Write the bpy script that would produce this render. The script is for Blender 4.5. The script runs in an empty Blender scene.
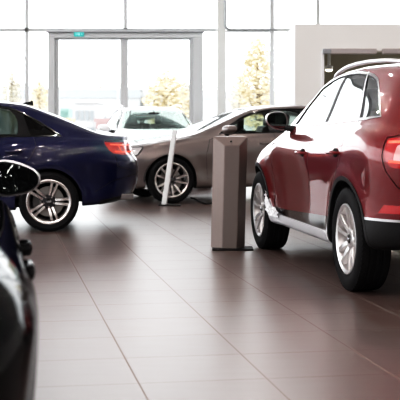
import bpy, bmesh, math, random
import numpy as np
from mathutils import Vector, Matrix

random.seed(7)
PI = math.pi
SC = bpy.context.scene
COL = SC.collection

# ------------------------------------------------------------------ materials
def new_mat(name):
    m = bpy.data.materials.new(name); m.use_nodes = True
    nt = m.node_tree
    for n in list(nt.nodes): nt.nodes.remove(n)
    out = nt.nodes.new('ShaderNodeOutputMaterial')
    return m, nt, out

def pbr(name, color, rough=.5, metal=0., coat=0., coat_rough=.03, spec=.5, emis=None, estr=0., noise=None, backdark=False, sheen=0.):
    m, nt, out = new_mat(name)
    p = nt.nodes.new('ShaderNodeBsdfPrincipled')
    c = (*color, 1.)
    p.inputs['Base Color'].default_value = c
    p.inputs['Roughness'].default_value = rough
    p.inputs['Metallic'].default_value = metal
    p.inputs['Coat Weight'].default_value = coat
    p.inputs['Coat Roughness'].default_value = coat_rough
    p.inputs['Specular IOR Level'].default_value = spec
    if emis:
        p.inputs['Emission Color'].default_value = (*emis, 1.); p.inputs['Emission Strength'].default_value = estr
    if noise:
        tc = nt.nodes.new('ShaderNodeTexCoord'); nz = nt.nodes.new('ShaderNodeTexNoise')
        nz.inputs['Scale'].default_value = noise[0]; nz.inputs['Detail'].default_value = 4
        nt.links.new(tc.outputs['Object'], nz.inputs['Vector'])
        mx = nt.nodes.new('ShaderNodeMix'); mx.data_type = 'RGBA'
        mx.inputs['A'].default_value = c
        mx.inputs['B'].default_value = (*[min(1, v*noise[1]) for v in color], 1.)
        nt.links.new(nz.outputs['Fac'], mx.inputs['Factor'])
        nt.links.new(mx.outputs['Result'], p.inputs['Base Color'])
    sh = p.outputs[0]
    if backdark:   # the inside face of a body panel is dark trim
        g = nt.nodes.new('ShaderNodeNewGeometry'); d = nt.nodes.new('ShaderNodeBsdfDiffuse')
        d.inputs['Color'].default_value = (.22, .22, .21, 1)
        ms = nt.nodes.new('ShaderNodeMixShader')
        nt.links.new(g.outputs['Backfacing'], ms.inputs[0]); nt.links.new(sh, ms.inputs[1]); nt.links.new(d.outputs[0], ms.inputs[2])
        sh = ms.outputs[0]
    nt.links.new(sh, out.inputs['Surface'])
    return m

def glass(name, tint=(.8, .85, .83), rough=.0, refl=1., base=.04, gcol=(1, 1, 1)):
    m, nt, out = new_mat(name)
    t = nt.nodes.new('ShaderNodeBsdfTransparent'); t.inputs['Color'].default_value = (*tint, 1)
    g = nt.nodes.new('ShaderNodeBsdfGlossy'); g.inputs['Roughness'].default_value = rough; g.inputs['Color'].default_value = (*gcol, 1)
    f = nt.nodes.new('ShaderNodeFresnel'); f.inputs['IOR'].default_value = 1.55
    mu = nt.nodes.new('ShaderNodeMath'); mu.operation = 'MULTIPLY_ADD'; mu.use_clamp = True
    mu.inputs[1].default_value = refl; mu.inputs[2].default_value = base
    ms = nt.nodes.new('ShaderNodeMixShader')
    nt.links.new(f.outputs[0], mu.inputs[0]); nt.links.new(mu.outputs[0], ms.inputs[0])
    nt.links.new(t.outputs[0], ms.inputs[1]); nt.links.new(g.outputs[0], ms.inputs[2])
    nt.links.new(ms.outputs[0], out.inputs['Surface'])
    return m

M = {}
M['red'] = pbr('red_paint', (.14, .004, .007), .38, .30, 1., .015, spec=.25, backdark=True)
M['blue'] = pbr('blue_paint', (.0035, .0055, .042), .40, .25, 1., .015, spec=.2, backdark=True)
M['grey'] = pbr('taupe_paint', (.20, .172, .163), .32, .6, 1., .03, backdark=True)
M['white'] = pbr('white_paint', (.80, .81, .83), .35, .1, 1., .03, backdark=True)
M['black'] = pbr('black_paint', (.004, .004, .005), .6, 0., .5, .01, spec=.0, backdark=True)
M['trim'] = pbr('black_plastic', (.014, .014, .015), .5, spec=.25, noise=(60, 1.6))
M['gloss_black'] = pbr('gloss_black', (.008, .008, .009), .12, coat=1.)
M['gap'] = pbr('rubber_gap', (.006, .006, .006), .8)
M['liner'] = pbr('arch_liner', (.010, .010, .010), .9)
M['tyre'] = pbr('tyre_rubber', (.010, .010, .011), .7, spec=.18, noise=(90, 1.5))
M['chrome'] = pbr('chrome', (.50, .50, .51), .14, 1.)
M['satin'] = pbr('satin_aluminium', (.62, .62, .64), .32, .9)
M['sill'] = pbr('sill_aluminium', (.62, .63, .66), .35, .2, coat=.5)
M['silver'] = pbr('alloy_silver', (.60, .59, .59), .30, .85)
M['alloy_dark'] = pbr('alloy_anthracite', (.05, .05, .055), .35, .6)
M['machined'] = pbr('alloy_machined', (.66, .64, .63), .24, .9)
M['disc'] = pbr('brake_steel', (.30, .29, .28), .38, .9)
M['caliper'] = pbr('brake_caliper', (.10, .10, .10), .5, .4)
M['lamp_red'] = pbr('lamp_red', (.36, .010, .014), .10, coat=1., emis=(1, .03, .03), estr=.03)
M['lamp_dark'] = pbr('lamp_smoked_red', (.10, .004, .006), .08, coat=1.)
M['lamp_clear'] = pbr('lamp_clear', (.62, .60, .60), .12, .5, coat=1.)
M['lamp_pale'] = pbr('lamp_pale', (.62, .30, .30), .10, coat=1.)
M['lamp_glow'] = pbr('lamp_light_bar', (.9, .12, .08), .2, emis=(1, .10, .05), estr=.35)
M['seat'] = pbr('seat_leather', (.045, .045, .05), .55, noise=(8, 1.5))
M['seat_pale'] = pbr('seat_leather_grey', (.30, .29, .28), .55, noise=(8, 1.2))
M['dash'] = pbr('dashboard', (.02, .02, .022), .6)
M['g_clear'] = glass('car_glass_clear', (.80, .88, .84), 0, .9, .02)
M['g_mid'] = glass('car_glass_green', (.50, .58, .54), 0, 1.3, .03)
M['g_screen'] = glass('windscreen_tinted', (.72, .80, .76), .03, 1., .20, (.86, 1., .94))
M['g_tint'] = glass('side_glass_tinted', (.30, .35, .33), 0, .9, .03)
M['g_dark'] = glass('car_glass_privacy', (.06, .06, .065), 0, .8, .02)
M['mirror'] = pbr('mirror_silver', (.75, .80, .78), .02, 1.)
M['mirror_dark'] = pbr('mirror_dark_reflection', (.30, .34, .33), .03, 1.)  # dark reflection put into the mirror's own colour
M['plastic_white'] = pbr('plastic_wrap', (.82, .83, .86), .25, coat=.6, noise=(30, .8))

# ------------------------------------------------------------------ objects
def tag(o, label=None, cat=None, group=None, kind=None):
    if label: o['label'] = label
    if cat: o['category'] = cat
    if group: o['group'] = group
    if kind: o['kind'] = kind
    return o

def empty(name, loc=(0, 0, 0), rz=0.):
    o = bpy.data.objects.new(name, None); COL.objects.link(o)
    o.empty_display_size = .2; o.location = loc; o.rotation_euler = (0, 0, rz)
    return o

def link(name, me, mats, parent=None, loc=None, rot=None):
    o = bpy.data.objects.new(name, me); COL.objects.link(o)
    if not isinstance(mats, (list, tuple)): mats = [mats]
    for m in mats: me.materials.append(m)
    if parent: o.parent = parent
    if loc is not None: o.location = loc
    if rot is not None: o.rotation_euler = rot
    return o

def from_bm(name, bm, mats, parent=None, smooth=None, loc=None, rot=None):
    me = bpy.data.meshes.new(name)
    bmesh.ops.recalc_face_normals(bm, faces=bm.faces[:])
    bm.to_mesh(me); bm.free()
    if smooth is not None:
        me.polygons.foreach_set('use_smooth', [True]*len(me.polygons))
        me.set_sharp_from_angle(angle=math.radians(smooth))
    return link(name, me, mats, parent, loc, rot)

def add_box(bm, c, s, rz=0., bevel=0., seg=2, rot=None, mi=0):
    r = bmesh.ops.create_cube(bm, size=1.)
    vs = r['verts']
    bmesh.ops.scale(bm, vec=s, verts=vs)
    fs = list({f for v in vs for f in v.link_faces})
    if bevel > 0:
        es = list({e for v in vs for e in v.link_edges})
        rr = bmesh.ops.bevel(bm, geom=es, offset=bevel, segments=seg, affect='EDGES', profile=.5)
        fs = list(set(rr['faces']) | {f for f in fs if f.is_valid})
        vs = list({v for f in fs for v in f.verts})
    mat = (rot.to_4x4() if rot is not None else Matrix.Rotation(rz, 4, 'Z'))
    bmesh.ops.transform(bm, matrix=Matrix.Translation(c) @ mat, verts=vs)
    for f in fs:
        if f.is_valid: f.material_index = mi
    return vs

def add_tube(bm, pts, r, n=8, caps=True, mi=0):
    pts = [Vector(p) for p in pts]
    rs = r if isinstance(r, (list, tuple)) else [r]*len(pts)
    rings = []; up = None
    for i, p in enumerate(pts):
        d = (pts[min(i+1, len(pts)-1)] - pts[max(i-1, 0)]).normalized()
        if up is None:
            up = Vector((0, 0, 1)) if abs(d.z) < .9 else Vector((1, 0, 0))
        a = d.cross(up).normalized(); b = a.cross(d).normalized(); up = b
        rings.append([bm.verts.new(p + rs[i]*(math.cos(2*PI*k/n)*a + math.sin(2*PI*k/n)*b)) for k in range(n)])
    for i in range(len(rings)-1):
        for k in range(n):
            f = bm.faces.new((rings[i][k], rings[i][(k+1) % n], rings[i+1][(k+1) % n], rings[i+1][k])); f.material_index = mi
    if caps:
        for rg in (rings[0], rings[-1]):
            f = bm.faces.new(rg); f.material_index = mi

def add_lathe(bm, prof, n=48, axis='Y', close=False, mi=0):
    # prof: list of (radius, along)
    rings = []
    for r, a in prof:
        ring = []
        for k in range(n):
            t = 2*PI*k/n
            if axis == 'Y': co = (r*math.cos(t), a, r*math.sin(t))
            else: co = (r*math.cos(t), r*math.sin(t), a)
            ring.append(bm.verts.new(co))
        rings.append(ring)
    pairs = list(zip(rings[:-1], rings[1:])) + ([(rings[-1], rings[0])] if close else [])
    for A, B in pairs:
        for k in range(n):
            f = bm.faces.new((A[k], A[(k+1) % n], B[(k+1) % n], B[k])); f.material_index = mi
    return rings

def add_prism(bm, poly, a0, a1, plane='XZ', mi=0):
    # poly in 2D, extruded a0..a1 along the third axis
    def P(u, v, a):
        return {'XZ': (u, a, v), 'XY': (u, v, a), 'YZ': (a, u, v)}[plane]
    A = [bm.verts.new(P(u, v, a0)) for u, v in poly]; B = [bm.verts.new(P(u, v, a1)) for u, v in poly]
    n = len(poly)
    fs = [bm.faces.new(A), bm.faces.new(B[::-1])]
    for k in range(n): fs.append(bm.faces.new((A[k], B[k], B[(k+1) % n], A[(k+1) % n])))
    for f in fs: f.material_index = mi
    return A + B

def copy_tree(o, parent=None):
    c = o.copy(); COL.objects.link(c)
    if parent: c.parent = parent
    for ch in list(o.children): copy_tree(ch, c)
    return c

# ------------------------------------------------------------------ curves
XS = np.arange(-3., 6., .01)
def curve(pts, sig=.05):
    pts = sorted(pts)
    t = np.interp(XS, [p[0] for p in pts], [p[1] for p in pts])
    n = max(1, int(4*sig/.01)); k = np.exp(-.5*(np.arange(-n, n+1)*.01/max(sig, 1e-4))**2); k /= k.sum()
    t = np.convolve(np.pad(t, n, mode='edge'), k, mode='valid')
    return lambda x: np.interp(x, XS, t)

def bspline_rows(C, m):
    # C: (K, ...) control, reflected at both ends by caller ; returns rows
    out = []
    K = C.shape[0]
    for i in range(1, K-2):
        for j in range(m):
            t = j/m
            b = ((1-t)**3/6, (3*t**3-6*t*t+4)/6, (-3*t**3+3*t*t+3*t+1)/6, t**3/6)
            out.append(sum(b[q]*C[i-1+q] for q in range(4)))
    t = 0.; i = K-2
    out.append((C[i-1] + 4*C[i] + C[i+1])/6)
    return np.array(out)

def circle_arch(cx, cz, R, zlow, n=28, flat=0.):
    # wheel-arch opening in side view: circle closed straight down
    p = []
    for k in range(n+1):
        a = PI*1.0*k/n
        p.append((cx+R*math.cos(a), cz+R*math.sin(a)))
    p.append((cx-R*.99, zlow)); p.append((cx+R*.99, zlow))
    return p

def rounded(poly, r, n=4):
    out = []; N = len(poly)
    for i in range(N):
        p0 = Vector(poly[i-1]); p1 = Vector(poly[i]); p2 = Vector(poly[(i+1) % N])
        a = p0-p1; b = p2-p1
        rr = min(r, a.length*.45, b.length*.45)
        A = p1+a.normalized()*rr; B = p1+b.normalized()*rr
        for k in range(n+1):
            t = k/n
            q = (1-t)**2*A + 2*t*(1-t)*p1 + t*t*B
            out.append((q.x, q.y))
    return out

def smooth_closed(pts, n=6):
    out = []; N = len(pts)
    for i in range(N):
        p0, p1, p2, p3 = [np.array(pts[(i+d) % N]) for d in (-1, 0, 1, 2)]
        for k in range(n):
            t = k/n
            out.append(tuple(.5*((2*p1)+(-p0+p2)*t+(2*p0-5*p1+4*p2-p3)*t*t+(-p0+3*p1-3*p2+p3)*t**3)))
    return out

def inset_poly(poly, d):
    # move every edge of a polygon outward by d (miter)
    N = len(poly)
    area = sum(poly[i-1][0]*poly[i][1]-poly[i][0]*poly[i-1][1] for i in range(N))
    sg = 1 if area > 0 else -1
    out = []
    for i in range(N):
        p0 = Vector(poly[i-1]); p1 = Vector(poly[i]); p2 = Vector(poly[(i+1) % N])
        e1 = p1-p0; e2 = p2-p1
        if e1.length < 1e-7 or e2.length < 1e-7: out.append(tuple(p1)); continue
        n1 = Vector((e1.y, -e1.x)).normalized()*sg; n2 = Vector((e2.y, -e2.x)).normalized()*sg
        b = (n1+n2)
        if b.length < .3: b = n1*1.0
        b = b.normalized(); k = d/max(.45, b.dot(n1))
        out.append(tuple(p1+b*k))
    return out

def strip(pts, w):
    # polyline thickened into quads
    qs = []
    for a, b in zip(pts[:-1], pts[1:]):
        a = Vector(a); b = Vector(b); d = (b-a).normalized(); n = Vector((-d.y, d.x))*w/2
        a2 = a-d*w*.3; b2 = b+d*w*.3
        qs.append([tuple(a2+n), tuple(b2+n), tuple(b2-n), tuple(a2-n)])
    return qs

def pip(poly, x, y):
    ins = False; n = len(poly); j = n-1
    for i in range(n):
        xi, yi = poly[i]; xj, yj = poly[j]
        if (yi > y) != (yj > y) and x < (xj-xi)*(y-yi)/(yj-yi)+xi: ins = not ins
        j = i
    return ins

# ------------------------------------------------------------------ car body surface
def car_surface(S):
    fzb, fzs, fzt = curve(S['zb'], .06), curve(S['zs'], .08), curve(S['zt'], S.get('zt_sig', .05))
    fW, fyr = curve(S['W'], .15), curve(S['yr'], .10)
    inset = S['inset']
    fce = curve(S.get('crown', [(0, .83)]), .08)
    side = S['side']
    lv = []   # functions of x -> (y, z)
    lv.append(lambda x: (0*x, fzb(x)+.02))
    lv.append(lambda x: (fW(x)*.6, fzb(x)+.01))
    for dy, a in side:
        lv.append(lambda x, dy=dy, a=a: (fW(x)+dy, fzb(x)+(fzs(x)-fzb(x))*a))
    ns = len(side)+2
    for b, c in ((.26, .27), (.62, .60)):
        lv.append(lambda x, b=b, c=c: ((fW(x)-inset)+(fyr(x)-(fW(x)-inset))*b, fzs(x)+(fzt(x)-fzs(x))*c))
    lv.append(lambda x: (fyr(x)*1.015, fzs(x)+(fzt(x)-fzs(x))*fce(x)))
    lv.append(lambda x: (fyr(x)*.93, fzs(x)+(fzt(x)-fzs(x))*(1-(1-fce(x))*.38)))
    lv.append(lambda x: (fyr(x)*.75, fzs(x)+(fzt(x)-fzs(x))*(1-(1-fce(x))*.15)))
    lv.append(lambda x: (fyr(x)*.38, fzs(x)+(fzt(x)-fzs(x))*.997))
    lv.append(lambda x: (0*x, fzt(x)))
    K = len(lv)
    xr = np.interp(np.arange(K), *zip(*S['xr'](ns, K))); xf = np.interp(np.arange(K), *zip(*S['xf'](ns, K)))
    Lr, nr, Lf, nf = S['Lr'], S['nr'], S['Lf'], S['nf']
    NC, NM = S.get('NC', 26), S.get('NM', 110)
    th = np.linspace(0, PI/2, NC+1)
    dr = Lr*(1-np.cos(th)**(2/nr)); pr = np.sin(th)**(2/nr)
    df = Lf*(1-np.cos(th)**(2/nf)); pf = np.sin(th)**(2/nf)
    rows = []
    for k in range(K):
        a, b = xr[k]+Lr, xf[k]-Lf
        mid = np.linspace(a, b, NM+1)[1:-1]
        x = np.concatenate([xr[k]+dr, mid, (xf[k]-df)[::-1]])
        plan = np.concatenate([pr, np.ones(len(mid)), pf[::-1]])
        y, z = lv[k](x)
        rows.append(np.stack([x, y*plan, z], -1))
    C = np.array(rows)
    first = C[1].copy(); first[:, 1] *= -1
    last = C[K-2].copy(); last[:, 1] *= -1
    C2 = np.concatenate([first[None], C, last[None]], 0)
    P = bspline_rows(C2, S.get('MV', 4))
    P[0, :, 1] = 0; P[-1, :, 1] = 0; P[:, 0, 1] = 0; P[:, -1, 1] = 0
    m = S.get('MV', 4)
    jS = ns*m            # row index of the shoulder (first upper level)
    # wheel-arch flares
    for xa in (0., S['wb']):
        d = np.hypot(P[..., 0]-xa, P[..., 2]-S['R'])
        w = np.exp(-((d-S['Ra']-.02)/.075)**2)*S.get('flare', .012)
        j = np.arange(P.shape[0])[:, None]
        w = w*np.clip((j-2*m)/m, 0, 1)*np.clip((jS-.5*m-j)/m, 0, 1)
        P[..., 1] += w*(P[..., 1] > .4)
    # normals
    Pm = P.copy(); Pm[..., 1] *= -1
    ext = np.concatenate([Pm[1:2], P, Pm[-2:-1]], 0)
    ext = np.concatenate([np.concatenate([Pm[1:2, 1:2], Pm[:, 1:2], Pm[-2:-1, 1:2]], 0), ext, np.concatenate([Pm[1:2, -2:-1], Pm[:, -2:-1], Pm[-2:-1, -2:-1]], 0)], 1)
    du = ext[1:-1, 2:]-ext[1:-1, :-2]; dv = ext[2:, 1:-1]-ext[:-2, 1:-1]
    N = np.cross(du, dv); N /= np.maximum(np.linalg.norm(N, axis=-1, keepdims=True), 1e-12)
    mid = P.shape[1]//2
    if N[jS-2*m, mid, 1] < 0: N = -N
    # unwrapped side coordinate
    q = P[..., 0].copy()
    for i in range(NC-1, -1, -1):
        q[:, i] = q[:, i+1]-np.hypot(P[:, i+1, 0]-P[:, i, 0], P[:, i+1, 1]-P[:, i, 1])
    n = P.shape[1]
    for i in range(n-NC, n):
        q[:, i] = q[:, i-1]+np.hypot(P[:, i-1, 0]-P[:, i, 0], P[:, i-1, 1]-P[:, i, 1])
    return P, N, q, jS, m

def cut_body(P, N, q, regs, jS, m, maxj):
    """lay the half surface out flat, cut the outlines into it and sort the faces into regions"""
    nv, nu = q.shape
    bm = bmesh.new()
    Lp = bm.verts.layers.float_vector.new('pos'); Ln = bm.verts.layers.float_vector.new('nrm'); Lq = bm.verts.layers.float_vector.new('qv')
    V = []
    for j in range(nv):
        row = []
        for i in range(nu):
            v = bm.verts.new((q[j, i], P[j, i, 2], 0))
            v[Lp] = Vector(P[j, i]); v[Ln] = Vector(N[j, i]); v[Lq] = Vector((q[j, i], j, 0))
            row.append(v)
        V.append(row)
    for j in range(nv-1):
        for i in range(nu-1):
            bm.faces.new((V[j][i], V[j][i+1], V[j+1][i+1], V[j+1][i]))
    def do(mapname, jlo, jhi):
        for v in bm.verts:
            v.co = (v[Lq].x, v[Lp].z, 0) if mapname == 'S' else (v[Lp].x, v[Lp].y, 0)
        for R in regs:
            if R['map'] != mapname: continue
            for poly in R['polys']:
                x0 = min(p[0] for p in poly)-.002; x1 = max(p[0] for p in poly)+.002
                y0 = min(p[1] for p in poly)-.002; y1 = max(p[1] for p in poly)+.002
                lo, hi = R.get('j', (jlo, jhi))
                cand = []
                for f in bm.faces:
                    xs = [v.co.x for v in f.verts]; ys = [v.co.y for v in f.verts]
                    if max(xs) < x0 or min(xs) > x1 or max(ys) < y0 or min(ys) > y1: continue
                    js = [v[Lq].y for v in f.verts]
                    if min(js) < lo-1e-3 or max(js) > hi+1e-3: continue
                    cand.append(f)
                cand = set(cand)
                K = len(poly)
                for k in range(K):
                    a = Vector((*poly[k], 0)); b = Vector((*poly[(k+1) % K], 0))
                    d = b-a
                    if d.length < 1e-6: continue
                    d.normalize(); nn = Vector((-d.y, d.x, 0))
                    ax0, ax1 = min(a.x, b.x)-1e-5, max(a.x, b.x)+1e-5; ay0, ay1 = min(a.y, b.y)-1e-5, max(a.y, b.y)+1e-5
                    sel = []
                    for f in cand:
                        xs = [v.co.x for v in f.verts]
                        if max(xs) < ax0 or min(xs) > ax1: continue
                        ys = [v.co.y for v in f.verts]
                        if max(ys) < ay0 or min(ys) > ay1: continue
                        ds = [(v.co-a).dot(nn) for v in f.verts]
                        if max(ds) < 1e-6 or min(ds) > -1e-6: continue
                        sel.append(f)
                    if not sel: continue
                    geom = sel + list({e for f in sel for e in f.edges}) + list({v for f in sel for v in f.verts})
                    r = bmesh.ops.bisect_plane(bm, geom=geom, dist=1e-6, plane_co=a, plane_no=nn)
                    cand = {f for f in cand if f.is_valid} | {g for g in r['geom'] if isinstance(g, bmesh.types.BMFace)}
    do('S', 0, maxj); do('T', jS-m, nv)
    # classify
    faces = {}
    bm.verts.index_update()
    pos = [v[Lp].copy() for v in bm.verts]; nrm = [v[Ln].normalized() for v in bm.verts]
    prep = []
    for R in regs:
        for poly in R['polys']:
            lo, hi = R.get('j', (0, maxj) if R['map'] == 'S' else (jS-m, nv))
            prep.append((R, poly, min(p[0] for p in poly), max(p[0] for p in poly), min(p[1] for p in poly), max(p[1] for p in poly), lo, hi))
    for f in bm.faces:
        n = len(f.verts)
        cq = sum(v[Lq].x for v in f.verts)/n; cj = sum(v[Lq].y for v in f.verts)/n
        c = sum((v[Lp] for v in f.verts), Vector())/n
        name = 'body'
        for R, poly, x0, x1, y0, y1, lo, hi in prep:
            if cj < lo or cj > hi: continue
            u, w = (cq, c.z) if R['map'] == 'S' else (c.x, c.y)
            if u < x0 or u > x1 or w < y0 or w > y1: continue
            if pip(poly, u, w): name = R['name']; break
        idx = [v.index for v in f.verts]
        # drop degenerate slivers
        faces.setdefault(name, []).append(idx)
    bm.free()
    return pos, nrm, faces

def region_mesh(name, pos, nrm, flist, sides, off=0., skirt=0.):
    """sides: (1,), (-1,) or (1,-1)"""
    verts = []; norms = []; polys = []; seen = {}
    sk = []
    for s in sides:
        mp = {}
        ecount = {}
        for idx in flist:
            out = []
            for i in idx:
                if i not in mp:
                    p = pos[i]+nrm[i]*off; n = nrm[i]
                    y = p.y
                    key = None
                    if abs(pos[i].y) < 1e-6 and len(sides) > 1:
                        key = ('c', i)
                        if key in seen: mp[i] = seen[key]; out.append(mp[i]); continue
                        y = 0
                        n = Vector((n.x, 0, n.z)).normalized() if (abs(n.x)+abs(n.z)) > 1e-6 else n
                    verts.append((p.x, y*s, p.z)); norms.append((n.x, n.y*s, n.z))
                    mp[i] = len(verts)-1
                    if key: seen[key] = mp[i]
                out.append(mp[i])
            o2 = [v for k, v in enumerate(out) if v != out[k-1]]
            if len(o2) < 3: continue
            # grid winding: fix by comparing with the normal
            a = Vector(verts[o2[0]]); nrmf = Vector((0, 0, 0))
            for k in range(1, len(o2)-1):
                nrmf += (Vector(verts[o2[k]])-a).cross(Vector(verts[o2[k+1]])-a)
            if nrmf.length < 1e-12: continue
            avg = sum((Vector(norms[v]) for v in o2), Vector())
            if nrmf.dot(avg) < 0: o2 = o2[::-1]
            polys.append(o2)
            for k in range(len(o2)):
                a, b = o2[k], o2[(k+1) % len(o2)]
                ecount.setdefault((min(a, b), max(a, b)), []).append((a, b))
        if skirt:
            for e, l in ecount.items():
                if len(l) == 1:
                    a, b = l[0]
                    if abs(verts[a][1]) < 1e-4 and abs(verts[b][1]) < 1e-4: continue
                    sk.append((a, b))
    for a, b in sk:
        pa, pb = Vector(verts[a]), Vector(verts[b]); na, nb = Vector(norms[a]), Vector(norms[b])
        ia, ib = pa-na*skirt, pb-nb*skirt
        n = (ia-pa).cross(pb-pa)
        n = n.normalized() if n.length > 1e-12 else na
        base = len(verts)
        for p in (pa, pb, ib, ia): verts.append(tuple(p)); norms.append(tuple(n))
        polys.append([base+1, base, base+3, base+2])
    me = bpy.data.meshes.new(name)
    me.from_pydata(verts, [], polys)
    me.polygons.foreach_set('use_smooth', [True]*len(me.polygons))
    me.update()
    me.normals_split_custom_set_from_vertices(norms)
    return me

# ------------------------------------------------------------------ wheels
def spoke(bm, ang, r0, r1, w0, w1, y0, y1, dep, off0=0., off1=0., mi_front=0, mi_side=1, bev=.25):
    # beam from radius r0 to r1 at angle; front face y0->y1 with a bulge, sides drawn back by dep
    n = 6; secs = []
    ca, sa = math.cos(ang), math.sin(ang)
    for k in range(n+1):
        t = k/n; r = r0+(r1-r0)*t; w = (w0+(w1-w0)*t)/2; o = off0+(off1-off0)*t
        y = y0+(y1-y0)*t+.010*math.sin(PI*t)
        row = []
        for dw, dy in ((-1., -dep), (-1., -.012), (-1+bev, 0), (1-bev, 0), (1., -.012), (1., -dep)):
            tt = o+dw*w
            row.append(bm.verts.new((r*ca-tt*sa, y+dy, r*sa+tt*ca)))
        secs.append(row)
    for A, B in zip(secs[:-1], secs[1:]):
        for k in range(6):
            f = bm.faces.new((A[k], A[(k+1) % 6], B[(k+1) % 6], B[k]))
            f.material_index = mi_front if k in (2,) else mi_side
    bm.faces.new(secs[0]).material_index = mi_side; bm.faces.new(secs[-1][::-1]).material_index = mi_side

def make_wheel(root, R, rr, width, style, mats):
    """wheel facing +y with its outer sidewall at y=0"""
    w = width
    bm = bmesh.new()
    add_lathe(bm, [(rr+.012, -.006), (rr+.012, -.016), (rr-.004, -.022), (rr-.012, -.05), (rr-.022, -.10), (rr-.022, -w+.03), (rr+.008, -w+.01), (rr+.008, -w+.002), (rr-.030, -w+.03), (rr-.034, -.10), (rr-.03, -.045), (rr-.016, -.012), (rr+.002, -.004)], 64, close=True, mi=0)
    if style == 'twin':       # five pairs of parallel bars
        for k in range(5):
            a = PI/2+2*PI*k/5+mats.get('turn', 0)
            for s in (-1, 1):
                spoke(bm, a, .055, rr-.012, .030, .034, -.040, -.014, .05, s*.017, s*.031, 0, 1, .2)
    elif style == 'vee':      # five pairs opening towards the rim
        for k in range(5):
            a = PI/2+2*PI*k/5+mats.get('turn', 0)
            for s in (-1, 1):
                spoke(bm, a, .055, rr-.012, .040, .040, -.045, -.012, .055, s*.018, s*.062, 0, mats.get('sidei', 1), .25)
    else:                     # ten straight spokes
        for k in range(10):
            spoke(bm, 2*PI*k/10+mats.get('turn', 0), .05, rr-.012, .030, .026, -.04, -.014, .045, 0, 0, 0, 1, .3)
    rings = add_lathe(bm, [(.082, -.085), (.080, -.045), (.066, -.034), (.034, -.032), (.034, -.040)], 40, mi=1)
    for k in range(5):        # wheel bolts
        a = PI/2+2*PI*(k+.5)/5
        bmesh.ops.create_cone(bm, cap_ends=True, segments=10, radius1=.010, radius2=.008, depth=.014, matrix=Matrix.Translation((.056*math.cos(a), -.034, .056*math.sin(a))) @ Matrix.Rotation(-PI/2, 4, 'X'))
    rim = from_bm('wheel', bm, [mats['face'], mats['side']], root, 30)
    bm = bmesh.new()
    prof = [(rr+.010, -.018), (rr+.020, -.004), (rr+.045, .0), ((rr+R)/2+.01, .004), (R-.030, -.002), (R-.014, -.010), (R-.005, -.020), (R-.001, -.034)]
    for g in (.30, .5, .70):
        yc = -w*g
        prof += [(R, yc+.012), (R-.008, yc+.007), (R-.008, yc-.007), (R, yc-.012)]
    prof += [(R-.001, -w+.034), (R-.006, -w+.018), (R-.016, -w+.008), (R-.04, -w), (rr+.02, -w+.004), (rr+.008, -w+.016)]
    add_lathe(bm, prof, 96)
    # shoulder blocks: short cuts around the tread edge
    for k in range(64):
        a = 2*PI*k/64
        rot = Matrix.Rotation(-a, 4, 'Y')
        add_box(bm, Vector((0, 0, 0)), (.012, .030, .016), bevel=0)
        vs = bm.verts[-8:] if False else [v for v in bm.verts][-8:]
        bmesh.ops.transform(bm, matrix=rot @ Matrix.Translation((R-.0055, -.030, 0)), verts=vs)
    from_bm('tyre', bm, M['tyre'], rim, 35)
    bm = bmesh.new()
    add_lathe(bm, [(.07, -.085), (.165, -.085), (.165, -.112), (.07, -.112)], 48, close=True)
    from_bm('brake_disc', bm, M['disc'], rim, 30)
    bm = bmesh.new()
    add_prism(bm, [(r*math.cos(a), r*math.sin(a)) for r, a in [(.175, t) for t in np.linspace(-.38, .38, 7)] + [(.10, t) for t in np.linspace(.38, -.38, 7)]], -.125, -.070, 'XZ')
    from_bm('brake_caliper', bm, M['caliper'], rim, 30)
    bm = bmesh.new()
    add_lathe(bm, [(.0335, -.040), (.0335, -.030), (.030, -.027), (.001, -.026)], 32)
    cap = from_bm('hub_cap', bm, M['gloss_black'], rim, 30)
    bm = bmesh.new()
    for k in range(4):        # four linked rings of the emblem
        x = (k-1.5)*.0115
        pts = [(x+.008*math.cos(t), -.0245, .008*math.sin(t)) for t in np.linspace(0, 2*PI, 19)]
        add_tube(bm, pts, .0013, 5, caps=False)
    from_bm('emblem', bm, M['chrome'], rim, 40)
    return rim

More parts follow.
